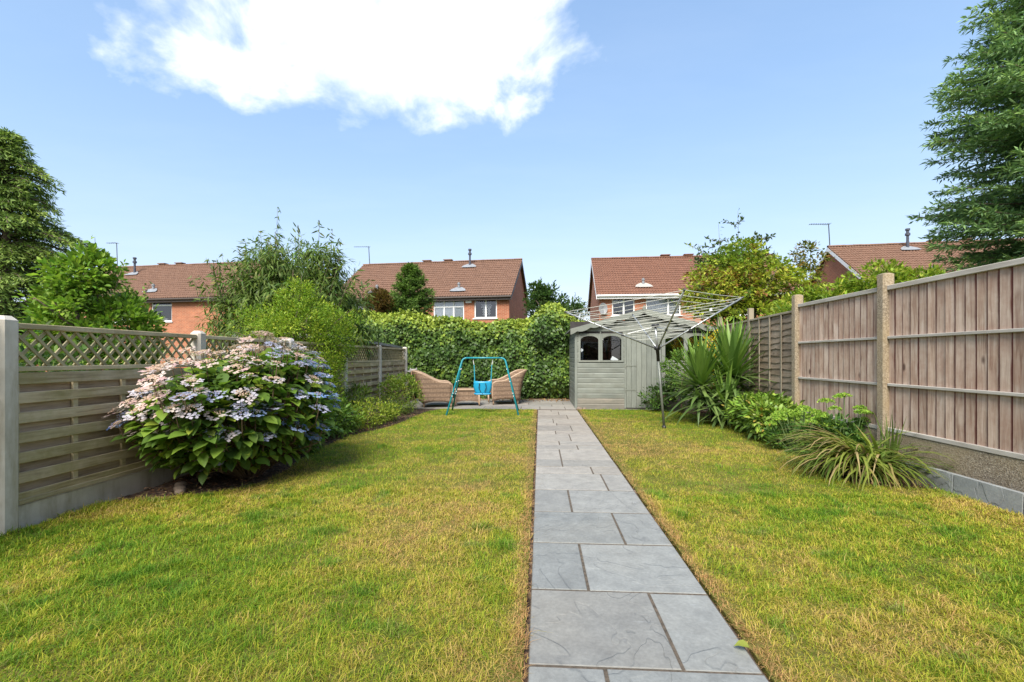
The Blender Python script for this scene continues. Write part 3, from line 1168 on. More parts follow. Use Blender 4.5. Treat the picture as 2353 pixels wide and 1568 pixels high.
    g.add(([(xm, -.14, apex + .12), (xm - .045, -.14, apex + .03), (xm, -.14, apex - .09), (xm + .045, -.14, apex + .03),
            (xm, -.126, apex + .12), (xm - .045, -.126, apex + .03), (xm, -.126, apex - .09), (xm + .045, -.126, apex + .03)],
           [(0, 1, 2, 3), (7, 6, 5, 4), (0, 4, 5, 1), (1, 5, 6, 2), (2, 6, 7, 3), (3, 7, 4, 0)]))
    g.obj('finial', M['shed'], s)
    # things on the shelf behind the glass
    o = tag(box('folded_paper', X0 + .86, X0 + 1.02, Y0 + .10, Y0 + .13, 1.14, 1.24, M['white'], None, .004, (0, R(30), 0)), 'small white folded card behind the second shed window', 'card')
    o = tag(box('hanging_ornament', X0 + .125, X0 + .19, Y0 + .09, Y0 + .10, 1.38, 1.45, M['white'], None, .002, (0, R(40), 0)), 'small pale diamond ornament hanging inside the first shed window', 'ornament')


build_shed()


# ------------------------------------------------------------------ houses over the back
def brick_mat(name, c1, c2, c3):
    m, nt, b = material(name)
    tc = nt.n('ShaderNodeTexCoord').outputs['Object']
    sep = nt.n('ShaderNodeSeparateXYZ')
    nt.set(sep.inputs[0], tc)
    cb = nt.n('ShaderNodeCombineXYZ')
    nt.set(cb.inputs[0], nt.math('ADD', sep.outputs[0], sep.outputs[1]))
    nt.set(cb.inputs[1], sep.outputs[2])
    br = nt.n('ShaderNodeTexBrick', i_Scale=1.0, i_Color1=c1, i_Color2=c2, i_Mortar=c3)
    br.inputs['Brick Width'].default_value = .225
    br.inputs['Row Height'].default_value = .075
    br.inputs['Mortar Size'].default_value = .008
    nt.set(br.inputs['Vector'], cb.outputs[0])
    n = nt.noise(tc, 1.3, 5)
    c = nt.mix(.5, br.outputs[0], nt.ramp(n, [(.3, (.36, .36, .36)), (.7, (.62, .62, .62))]), 'OVERLAY')
    nt.set(b.inputs['Base Color'], c)
    b.inputs['Roughness'].default_value = .9
    return m


def tile_mat(name, c1, c2, c3, lichen):
    m, nt, b = material(name)
    oi = nt.n('ShaderNodeObjectInfo')
    pos = objvec(nt, True)
    v = nt.noise(pos, 2.3, 3)
    n = nt.noise(pos, 11.0, 5, .7)
    c = nt.ramp(n, [(.3, c1), (.55, c2), (.75, c3)])
    c = nt.mix(.4, c, nt.ramp(v, [(.3, (.38, .38, .38)), (.7, (.6, .6, .6))]), 'OVERLAY')
    wp = nt.noise(pos, 14.0, 2)
    c = nt.mix(nt.ramp(wp, [(.72, 0.0), (.76, .7)]), c, (.38, .35, .30))
    nt.set(b.inputs['Base Color'], c)
    b.inputs['Roughness'].default_value = .85
    return m


M['brick'] = brick_mat('red_brick', (.37, .12, .055), (.27, .08, .036), (.36, .23, .15))
M['brick2'] = brick_mat('orange_brick', (.39, .13, .06), (.29, .09, .042), (.37, .24, .155))
M['tile'] = tile_mat('brown_roof_tile', (.11, .055, .034), (.185, .10, .062), (.25, .15, .10), 0)
M['tile_red'] = tile_mat('red_roof_tile', (.115, .048, .028), (.19, .088, .052), (.25, .13, .08), 0)
M['fascia_dark'] = simple('brown_fascia', (.055, .04, .032), .6, var=.2)
M['lead'] = simple('lead_flashing', (.22, .23, .24), .55, var=.2)
M['mortar'] = simple('pale_mortar', (.36, .33, .29), .9, var=.2)
M['flue'] = simple('flue_grey', (.05, .055, .075), .5, var=.2)
M['blind'] = simple('pale_blind', (.78, .81, .82), .8, var=.06)
M['curtain'] = simple('net_curtain', (.7, .71, .70), .9, var=.08)
M['steel'] = simple('galvanised_steel', (.45, .46, .46), .4, metal=.8, var=.1)
M['dish'] = simple('dish_grey', (.22, .225, .23), .5, var=.1)


def tile_geo():
    w, L, t = .30, .345, .05
    xs = np.linspace(0, 1, 7)
    prof = [.0, .042, .006, .0, .042, .006, .0]
    vs = []
    for x, h in zip(xs, prof):
        vs.append((x * w, 0, h + .035))       # lower edge, proud
        vs.append((x * w, 0, h + .035 - t))   # lip
        vs.append((x * w, L, h))             # upper edge
    fs = []
    for k in range(6):
        a, b = k * 3, k * 3 + 3
        fs += [(a, b, b + 2, a + 2), (a + 1, b + 1, b, a)]
    return np.array(vs), fs


TV, TF = tile_geo()


def build_house(label, loc, L, wins, brick, tile, fascia, ridge_z=7.7, eave_z=5.0, depth=8.0, vents=(), flues=(), ridge_vents=(), aerial=None, gable='right', alarm=None, dish=None, tiles_from=0.0, barge=None, rot_deg=-6):
    h = thing('house', label, 'house', (loc[0], loc[1], 0), R(rot_deg))
    hd = depth / 2
    ov = .32
    # front wall with openings
    cuts_x = sorted({0.0, L, *[w[0] for w in wins], *[w[1] for w in wins]})
    cuts_z = sorted({0.0, eave_z, *[w[2] for w in wins], *[w[3] for w in wins]})
    g = Geo()
    for xa, xb in zip(cuts_x[:-1], cuts_x[1:]):
        for za, zb in zip(cuts_z[:-1], cuts_z[1:]):
            cx, cz = (xa + xb) / 2, (za + zb) / 2
            if any(w[0] < cx < w[1] and w[2] < cz < w[3] for w in wins):
                continue
            g.add(([(xa, 0, za), (xb, 0, za), (xb, 0, zb), (xa, 0, zb)], [(0, 1, 2, 3)]))
    for w in wins:
        a, b, c, d = w[:4]
        g.add(([(a, 0, c), (b, 0, c), (b, .2, c), (a, .2, c)], [(0, 1, 2, 3)]))
        g.add(([(a, 0, d), (a, .2, d), (b, .2, d), (b, 0, d)], [(0, 1, 2, 3)]))
        g.add(([(a, 0, c), (a, .2, c), (a, .2, d), (a, 0, d)], [(0, 1, 2, 3)]))
        g.add(([(b, 0, c), (b, 0, d), (b, .2, d), (b, .2, c)], [(0, 1, 2, 3)]))
    g.obj('wall', brick, h)
    for x, fl in ((0, 1), (L, 0)):
        f = [(0, 4, 3, 2, 1)] if fl else [(0, 1, 2, 3, 4)]
        Geo().add(([(x, 0, 0), (x, depth, 0), (x, depth, eave_z), (x, hd, ridge_z - .12), (x, 0, eave_z)], f)).obj('gable_wall', brick, h)
    Geo().add(([(0, depth, 0), (L, depth, 0), (L, depth, eave_z), (0, depth, eave_z)], [(0, 3, 2, 1)])).obj('wall', brick, h)
    g = Geo()
    g.box(.12, L - .12, .9, .95, .1, eave_z - .02)
    g.obj('inner_wall', M['interior'], h)
    # roof
    slope = math.atan2(ridge_z - eave_z, hd)
    sl = math.hypot(ridge_z - eave_z, hd)
    x0, x1 = -.18, L + .18
    g = Geo()
    ez = eave_z - ov * math.tan(slope)
    for sd in (0, 1):
        ye = -ov if sd == 0 else depth + ov
        n = Vector((0, -math.sin(slope) * (1 if sd == 0 else -1), math.cos(slope)))
        p = [Vector((x0, ye, ez)), Vector((x1, ye, ez)), Vector((x1, hd, ridge_z)), Vector((x0, hd, ridge_z))]
        q = [v - n * .09 for v in p]
        g.add((p + q, [(0, 1, 2, 3) if sd == 0 else (3, 2, 1, 0), (7, 6, 5, 4) if sd == 0 else (4, 5, 6, 7), (0, 4, 5, 1), (1, 5, 6, 2), (3, 7, 4, 0)]))
    roof = g.obj('roof', tile, h)
    # tiles of the slope in view
    full = sl + ov / math.cos(slope)
    gauge = .298
    rows = int(full / gauge)
    gauge = full / rows
    ncol = int((x1 - x0) / .30)
    tw = (x1 - x0) / ncol
    tm = pd_mesh('tile', [(v[0] * tw / .30, v[1], v[2]) for v in TV], TF, tile)
    rot = (slope, 0, 0)
    cy, sy = math.cos(slope), math.sin(slope)
    cells = [(r, c) for r in range(rows) for c in range(ncol)]
    # nearest to the lens first: the lower courses at the end that shows
    def vis(rc):
        return (abs(rc[1] / ncol - tiles_from), rc[0])
    cells.sort(key=vis)
    rest = []
    for i, (r, c) in enumerate(cells):
        y = -ov + r * gauge * cy - .03
        z = ez + r * gauge * sy - .02
        off = Vector((0, -sy, cy)) * (.008 + random.uniform(0, .006))
        p = Vector((x0 + c * tw, y, z)) + off
        if i < 300:
            link('tile', tm, roof, p, (slope + random.uniform(-.012, .012), random.uniform(-.008, .008), 0))
        else:
            rest.append(p)
    if rest:
        Rm = np.array(Matrix.Rotation(slope, 3, 'X'))
        tv = TV.copy()
        tv[:, 0] *= tw / .30
        tv = tv @ Rm.T
        V = (np.array([list(p) for p in rest])[:, None, :] + tv[None]).reshape(-1, 3)
        F = (np.array(TF)[None] + (np.arange(len(rest)) * len(TV))[:, None, None]).reshape(-1, 4)
        tj = np_mesh('tiles', V, F, tile)
        tj.shade_flat()
        stuff(link('tiles', tj, roof))
    # ridge tiles
    seg = 6
    vs, fs = [], []
    for y in (0, .45):
        for k in range(seg + 1):
            an = math.pi * k / seg
            vs.append((y, .12 * math.cos(an), .09 * math.sin(an)))
    for k in range(seg):
        fs.append((k, k + 1, seg + 2 + k, seg + 1 + k))
    rm = pd_mesh('ridge_tile', vs, fs, tile)
    x = x0
    while x < x1 - .05:
        link('ridge_tile', rm, roof, (x, hd, ridge_z + .01 + random.uniform(0, .012)), (0, 0, 0), (min(.46, x1 - x) / .46, 1, 1))
        x += .447
    # eaves: fascia, gutter, soffit
    box('fascia', x0 + .05, x1 - .05, -ov + .02, -ov + .05, ez - .24, ez - .055, fascia, h, 0)
    box('soffit', x0 + .05, x1 - .05, -ov + .05, -.005, ez - .24, ez - .22, fascia, h, 0)
    gt = Geo()
    for k in range(6):
        pass
    gt.tube([(x0 + .02, -ov - .045, ez - .07), (x1 - .02, -ov - .045, ez - .07)], .058, 8)
    gt.obj('gutter', fascia, h)
    # barge boards at both gable ends
    bb = barge or fascia
    for xe in (x0 - .006, x1 - .024):
        g = Geo()
        for ya, yb in ((-ov, hd), (depth + ov, hd)):
            v = []
            for x in (xe, xe + .03):
                v += [(x, ya, ez - .03), (x, yb, ridge_z - .03), (x, yb, ridge_z - .26), (x, ya, ez - .26)]
            g.add((v, [(0, 1, 2, 3), (7, 6, 5, 4), (0, 4, 5, 1), (3, 2, 6, 7), (0, 3, 7, 4)]))
        g.obj('barge_board', bb, h)

    def on_roof(x, t):
        y = -ov + (hd + ov) * t
        return Vector((x, y, ez + (ridge_z - ez) * t + .03))
    for x, t in vents:
        p = on_roof(x, t)
        v = link('roof_vent', None, None)
        bpy.data.objects.remove(v)
        g = Geo()
        g.tube([p - Vector((0, 0, .1)), p + Vector((0, 0, .42))], .07, 10)
        g.tube([p + Vector((0, 0, .3)), p + Vector((0, 0, .34))], .105, 10)
        vent = g.obj('vent_pipe', M['lead'], roof)
    for x, t in vents + flues:
        p = on_roof(x, t)
        g = Geo()
        v = []
        for dx, dt in ((-.5, -.34), (-.22, -.38), (.22, -.38), (.5, -.34), (.42, -.1), (.16, .16), (-.16, .16), (-.42, -.1)):
            v.append(p + Vector((dx, dt * cy - .09 * sy, dt * sy + .09 * cy)))
        g.add((v, [tuple(range(8))]))
        g.obj('flashing', M['lead'] if (x, t) in flues or fascia is M['fascia_dark'] else M['mortar'], roof)
    for x, t in flues:
        p = on_roof(x, t)
        g = Geo()
        g.tube([p - Vector((0, 0, .1)), p + Vector((0, 0, .4)), p + Vector((0, 0, .41)), p + Vector((0, 0, .72)), p + Vector((0, 0, .74)), p + Vector((0, 0, .86)), p + Vector((0, 0, .88)), p + Vector((0, 0, 1.0)), p + Vector((0, 0, 1.02)), p + Vector((0, 0, 1.12))],
               [.075, .075, .065, .065, .12, .12, .07, .07, .11, .11], 12)
        g.obj('flue_pipe', M['flue'], roof)
    for x in ridge_vents:
        g = Geo()
        g.box(x - .3, x + .3, hd - .17, hd + .17, ridge_z + .14, ridge_z + .19)
        g.box(x - .24, x + .24, hd - .11, hd + .11, ridge_z + .05, ridge_z + .14)
        g.obj('ridge_vent', tile, roof)
    # windows
    for w in wins:
        a, b, c, d, style = w
        yf = .05
        fr = Geo()
        t = .065
        fr.box(a, a + t, yf, yf + .06, c, d)
        fr.box(b - t, b, yf, yf + .06, c, d)
        fr.box(a + t, b - t, yf, yf + .06, c, c + t)
        fr.box(a + t, b - t, yf, yf + .06, d - t, d)
        cells = []
        iw0, iw1, iz0, iz1 = a + t, b - t, c + t, d - t
        if style[0] == 'grid':
            nx, tr = style[1], style[2]
            for k in range(1, nx):
                x = iw0 + (iw1 - iw0) * k / nx
                fr.box(x - .04, x + .04, yf + .001, yf + .055, iz0, iz1)
            if tr:
                zt_ = iz0 + (iz1 - iz0) * tr
                xs = [iw0] + [iw0 + (iw1 - iw0) * k / nx for k in range(1, nx)] + [iw1]
                for k in range(nx):
                    fr.box(xs[k] + (.04 if k else 0), xs[k + 1] - (.04 if k < nx - 1 else 0), yf - .004, yf + .054, zt_ - .035, zt_ + .035)
        elif style[0] == 'side':        # casement with top light, plus a fixed side light
            xs_ = iw0 + (iw1 - iw0) * style[1]
            fr.box(xs_ - .045, xs_ + .045, yf + .001, yf + .055, iz0, iz1)
            if style[2]:
                zt_ = iz0 + (iz1 - iz0) * style[2]
                fr.box(iw0, xs_ - .045, yf - .004, yf + .054, zt_ - .04, zt_ + .04)
        wo = fr.obj('window', M['white'], h)
        Geo().add(([(iw0, yf + .03, iz0), (iw1, yf + .03, iz0), (iw1, yf + .03, iz1), (iw0, yf + .03, iz1)], [(0, 1, 2, 3)])).obj('pane', M['glass'], wo)
        sg = Geo()
        sg.box(a - .08, b + .08, -.06, yf - .002, c - .06, c - .004)
        sg.obj('sill', M['white'], wo)
        if len(style) > 3 and style[3]:
            kind = style[3]
            if kind == 'blind':
                Geo().add(([(iw0, yf + .06, iz0), (iw1, yf + .06, iz0), (iw1, yf + .06, iz1), (iw0, yf + .06, iz1)], [(0, 1, 2, 3)])).obj('blind', M['blind'], wo)
            elif kind == 'curtain':
                N = 40
                v, f = [], []
                for k in range(N + 1):
                    x = iw0 + (iw1 - iw0) * k / N
                    yy = yf + .13 + .025 * math.sin(k * 1.9)
                    v += [(x, yy, iz0), (x, yy, iz1)]
                    if k < N:
                        f.append((2 * k, 2 * k + 2, 2 * k + 3, 2 * k + 1))
                Geo().add((v, f)).obj('curtain', M['curtain'], wo)
            elif kind == 'lace':
                # a scalloped lace swag of little discs hung from the head
                g = Geo()
                mx = (iw0 + iw1) / 2
                for rr in range(9):
                    zz = iz1 - .32 - rr * .075
                    half = 3 if rr < 3 else 2
                    for cc in range(-half, half + 1):
                        if rr >= 3 and abs(cc) < 1:
                            continue
                        xx = mx + cc * .09 + (.045 if rr % 2 else 0)
                        g.add(([(xx + .034 * math.cos(q * math.pi / 3), yf + .1, zz + .034 * math.sin(q * math.pi / 3)) for q in range(6)], [(0, 1, 2, 3, 4, 5)]))
                g.obj('lace_curtain', M['white'], wo)
            elif kind == 'clutter':
                g = Geo()
                g.tube([(iw0 + .55, yf + .2, iz0), (iw0 + .55, yf + .2, iz0 + .1), (iw0 + .56, yf + .2, iz0 + .2), (iw0 + .6, yf + .2, iz0 + .24)], [.12, .15, .11, .03], 10)
                g.tube([(iw0 + .8, yf + .2, iz0), (iw0 + .8, yf + .2, iz0 + .13)], .09, 8)
                g.obj('ornament', M['white'], wo)
    if aerial:
        x, hh, ln = aerial
        g = Geo()
        p = Vector((x, hd, ridge_z - .2))
        q = p + Vector((-.08, 0, hh + .2))
        g.tube([p, q], .025, 6)
        d = Vector((-1, -.25, -.03)).normalized()
        g.tube([q + d * -.1, q + d * ln], .014, 5)
        k = .0
        while k < ln:
            c = q + d * k
            s_ = Vector((.22, -.97, 0)) * (.15 if k > .15 else .22)
            g.tube([c - s_, c + s_], .009, 4)
            k += .14
        g.obj('aerial', M['dark'], roof)
    if alarm:
        x, z = alarm
        g = Geo()
        g.box(x, x + .34, -.09, -.002, z, z + .27)
        al = g.obj('alarm_box', M['white'], h)
        g = Geo()
        g.box(x + .12, x + .24, -.094, -.09, z + .1, z + .19)
        g.obj('badge', M['dish'], al)
    if dish:
        x, z = dish
        g = Geo()
        n = 16
        v = [(x, -.16, z)]
        for k in range(n):
            an = 2 * math.pi * k / n
            v.append((x + .25 * math.cos(an), -.26 + .06 * math.cos(an), z + .33 * math.sin(an)))
        g.add((v, [(0, 1 + k, 1 + (k + 1) % n) for k in range(n)]))
        g.tube([(x, -.16, z - .05), (x, -.0, z - .1)], .02, 6)
        g.tube([(x, -.2, z - .3), (x - .02, -.5, z - .05)], .012, 5)
        g.obj('satellite_dish', M['dish'], h)
    return h


def place(ridge_end, L, at_right, hd=4.0, deg=-6):
    """world spot of the front-left wall corner from a known end of the ridge"""
    a = R(deg)
    ex, ey = Vector((math.cos(a), math.sin(a))), Vector((-math.sin(a), math.cos(a)))
    p = Vector(ridge_end) - ey * hd
    if at_right:
        p = p - ex * L
    return p


L2 = 10.9
build_house('red brick house with dark fascia and lace in its small window, above the ivy hedge', place((-1.35, 30.2), L2, True), L2,
            [(L2 - 2.06, L2 - .72, 3.53, 4.72, ('side', .5, 0, 'lace')), (L2 - 4.55, L2 - 2.68, 3.45, 4.72, ('grid', 3, .62, 'blind')), (.9, 2.6, 3.5, 4.72, ('grid', 2, .7, 'blind'))],
            M['brick'], M['tile'], M['fascia_dark'], vents=((L2 - 3.1, .16), (2.6, .16)), flues=((L2 - 3.2, .84),), ridge_vents=(L2 - 6.4, L2 - 4.9),
            aerial=(.3, 1.3, 1.0), alarm=(L2 - 2.56, 4.42), tiles_from=.75)
L3 = 11.0
build_house('red brick house with white fascia and satellite dish, directly behind the grey-green shed', place((3.55, 30.3), L3, False, deg=-2.5), L3,
            [(.72, 1.98, 3.62, 4.74, ('side', .52, .72, None)), (2.6, 4.5, 3.62, 4.74, ('side', .66, 0, 'curtain')), (6.5, 8.3, 3.6, 4.74, ('grid', 2, .7, 'blind'))],
            M['brick2'], M['tile_red'], M['white'], vents=((2.55, .2),), flues=(), ridge_vents=(4.55, 6.0), dish=(.2, 4.0), tiles_from=.25, barge=M['white'], rot_deg=-2.5)
L4 = 11.0
build_house('red brick house showing its gable, white barge boards and aerial, beyond the right fence', place((17.0, 27.8), L4, False), L4,
            [(1.0, 2.6, 3.5, 4.6, ('grid', 2, .7, 'blind'))],
            M['brick2'], M['tile'], M['white'], vents=((3.0, .2),), flues=((3.6, .86),), ridge_vents=(5.3, 6.9), aerial=(-.05, 1.35, 1.2), tiles_from=.25, barge=M['white'])
L1 = 15.0
build_house('red brick house with dark flue, half hidden behind shrubs at far left', place((-32.0, 31.3), L1, False), L1,
            [(6.1, 8.15, 3.42, 4.85, ('grid', 2, 0, 'blind')), (8.85, 10.3, 3.42, 4.85, ('grid', 1, .7, 'clutter'))],
            M['brick2'], M['tile'], M['fascia_dark'], vents=((8.4, .2),), flues=((4.3, .75),), ridge_vents=(5.4, 6.8), aerial=(1.6, 1.8, .7), tiles_from=.5)


def build_own_house():
    h = thing('own_house', 'red brick house at the near end of the garden, mirrored in the shed windows', 'house', (.5, -4.6, 0))
    wins = [(-1.6, -.1, 1.0, 2.15), (.9, 3.0, .05, 2.15), (-2.6, -1.0, 3.5, 4.7), (1.2, 2.8, 3.5, 4.7)]
    X0, X1, Z1 = -4.4, 3.6, 5.0
    xs = sorted({X0, X1, *[w[0] for w in wins], *[w[1] for w in wins]})
    zs = sorted({0.0, Z1, *[w[2] for w in wins], *[w[3] for w in wins]})
    g = Geo()
    for xa, xb in zip(xs[:-1], xs[1:]):
        for za, zb in zip(zs[:-1], zs[1:]):
            if any(w[0] < (xa + xb) / 2 < w[1] and w[2] < (za + zb) / 2 < w[3] for w in wins):
                continue
            g.add(([(xa, 0, za), (xb, 0, za), (xb, 0, zb), (xa, 0, zb)], [(3, 2, 1, 0)]))
    for x in (X0, X1):
        g.add(([(x, 0, 0), (x, -8, 0), (x, -8, Z1), (x, -4, 7.6), (x, 0, Z1)], [(0, 1, 2, 3, 4)]))
    g.add(([(X0, -8, 0), (X1, -8, 0), (X1, -8, Z1), (X0, -8, Z1)], [(0, 1, 2, 3)]))
    g.obj('wall', M['brick'], h)
    g = Geo()
    for sg in (0, 1):
        ya = .35 if sg == 0 else -8.35
        g.add(([(X0 - .2, ya, 4.8), (X1 + .2, ya, 4.8), (X1 + .2, -4, 7.75), (X0 - .2, -4, 7.75)], [(0, 1, 2, 3)]))
    g.obj('roof', M['tile'], h)
    for a, b, c, d in wins:
        fr = Geo()
        t = .07
        fr.box(a, a + t, -.08, -.02, c, d)
        fr.box(b - t, b, -.08, -.02, c, d)
        fr.box(a + t, b - t, -.08, -.02, c, c + t)
        fr.box(a + t, b - t, -.08, -.02, d - t, d)
        m_ = (a + b) / 2
        fr.box(m_ - .05, m_ + .05, -.079, -.021, c + t, d - t)
        wo = fr.obj('window', M['white'], h)
        Geo().add(([(a, -.05, c), (b, -.05, c), (b, -.05, d), (a, -.05, d)], [(3, 2, 1, 0)])).obj('pane', M['glass'], wo)
    g = Geo()
    g.box(X0 + .1, X1 - .1, -1.6, -1.55, .05, 4.9)
    g.obj('inner_wall', M['interior'], h)


build_own_house()


# neighbour's low felted shed behind the lattice fence
def build_neighbour_shed():
    s = thing('neighbour_shed', 'low neighbouring shed with grey felted roof edge showing above the far lattice fence', 'shed', (-4.0, 8.7, 0))
    Geo().box(-2.0, -.08, .1, 4.4, 0, 1.55).obj('wall', M['waney'], s)
    v = []
    for y, dz in ((0, .07), (4.5, -.06)):
        v += [(-2.1, y, 1.56 + dz), (0, y, 1.56 + dz), (0, y, 1.62 + dz), (-1.0, y, 1.66 + dz), (-2.1, y, 1.62 + dz)]
    Geo().add((v, [(i, (i + 1) % 5, 5 + (i + 1) % 5, 5 + i) for i in range(5)] + [(4, 3, 2, 1, 0), (5, 6, 7, 8, 9)])).obj('roof', M['felt_pale'], s)


M['felt_pale'] = simple('pale_felt', (.27, .26, .235), .95, var=.2, nscale=14, bmp=.4)
build_neighbour_shed()
#@PLANTS

# ------------------------------------------------------------------ plants: generators
def limb_geo(g, a, b, r0, r1, bend=.12, seg=6):
    a, b = Vector(a), Vector(b)
    L = (b - a).length
    off = Vector((random.uniform(-1, 1), random.uniform(-1, 1), random.uniform(.1, .8))) * bend * L
    pts = [a, a.lerp(b, .35) + off * .8, a.lerp(b, .7) + off * .6, b]
    g.tube(pts, [r0, r0 * .75 + r1 * .25, r0 * .35 + r1 * .65, r1], seg)
    return g


def clump_cloud(lobes, n, shell=.55):
    """clump centres spread through ellipsoids (cx,cy,cz,rx,ry,rz,weight), more of them near the outside"""
    w = np.array([l[6] for l in lobes], float)
    idx = RNG.choice(len(lobes), n, p=w / w.sum())
    L = np.array([l[:6] for l in lobes])[idx]
    d = rand_dir(n)
    r = RNG.random(n) ** (1 / 3)
    r = np.where(RNG.random(n) < shell, RNG.uniform(.78, 1.05, n), r * .85)
    return L[:, :3] + d * L[:, 3:6] * r[:, None], d


def foliage(name, parent, lobes, nclump, clump_r, per, ll, lw, palette, T, mat, droop=0.0, up=.4, shell=.6, jit=.18, zmin=None, outward=.6, whips=(), sq=.7, xmax=None, fw=.55):
    C, d = clump_cloud(lobes, nclump, shell)
    if zmin is not None:
        k = C[:, 2] > zmin
        C, d = C[k], d[k]
    nc = len(C)
    fld = RNG.random(nc)
    n = nc * per
    ci = np.repeat(np.arange(nc), per)
    dd = rand_dir(n)
    cr = clump_r * RNG.uniform(.6, 1.3, nc)[ci]
    P = C[ci] + dd * (RNG.random(n) ** .5 * cr)[:, None] * np.array([1, 1, sq])
    A = unit(dd * .9 + d[ci] * outward + rand_dir(n) * .5 + np.array([0, 0, up - droop]))
    N = unit(rand_dir(n) * .55 + np.array([0, 0, 1.0]) + d[ci] * .35)
    if fw > .7:
        fld = np.clip(1.6 * vnoise(C[:, 0] + C[:, 1] * .5, C[:, 2], 1.6, 51) - .3 + RNG.normal(0, .1, nc), 0, .999)
    cols = pick_cols(n, palette, jit, fld[ci], fw)
    Ls = ll * RNG.uniform(.65, 1.25, n)
    Ws = lw * RNG.uniform(.75, 1.2, n)
    # long shoots standing clear of the crown
    wp, wa, wf = [], [], []
    for (b, t, m_) in whips:
        b, t = np.array(b, float), np.array(t, float)
        k = np.linspace(0, 1, m_)
        base = b + (t - b) * k[:, None] + np.stack([.04 * np.sin(k * 5 + b[0] * 9), .04 * np.cos(k * 4 + b[1] * 7), 0 * k], -1)
        wp.append(base)
        wa.append(unit(rand_dir(m_) * .9 + unit(t - b) * .5 + np.array([0, 0, -droop])))
    if wp:
        wp, wa = np.concatenate(wp), np.concatenate(wa)
        m_ = len(wp)
        P, A = np.concatenate([P, wp]), np.concatenate([A, wa])
        N = np.concatenate([N, unit(rand_dir(m_) + np.array([0, 0, .6]))])
        cols = np.concatenate([cols, pick_cols(m_, palette, jit)])
        Ls = np.concatenate([Ls, ll * RNG.uniform(.7, 1.2, m_)])
        Ws = np.concatenate([Ws, lw * RNG.uniform(.8, 1.2, m_)])
    if xmax is not None:
        k = P[:, 0] * xmax[0] < xmax[1] * xmax[0]
        P, A, N, cols, Ls, Ws = P[k], A[k], N[k], cols[k], Ls[k], Ws[k]
    return link(name, leaf_mesh(name, P, A, N, Ls, Ws, T, cols, mat), parent), C


def tree(name, label, cat, base, trunk_top, trunk_r, lobes, group=None, limbs=14, whips=(), bark=None, **kw):
    """lobes and heights are relative to the base"""
    t = thing(name, label, cat, base, 0, group)
    crown, C = foliage('crown', t, lobes, whips=whips, **kw)
    g = Geo()
    tt = Vector(trunk_top)
    g.tube([(0, 0, -.05), tt * .3 + Vector((random.uniform(-.04, .04), 0, 0)), tt * .65, tt], [trunk_r * 1.25, trunk_r, trunk_r * .8, trunk_r * .55], 8)
    pick = RNG.choice(len(C), min(limbs, len(C)), replace=False)
    for i in pick:
        s = tt * random.uniform(.55, 1.0)
        limb_geo(g, s, C[i], trunk_r * .45, .006)
    for b, e, m_ in whips:
        limb_geo(g, b, e, .008, .003, .03, 4)
    g.obj('trunk', bark or M['bark'], t, True)
    return t


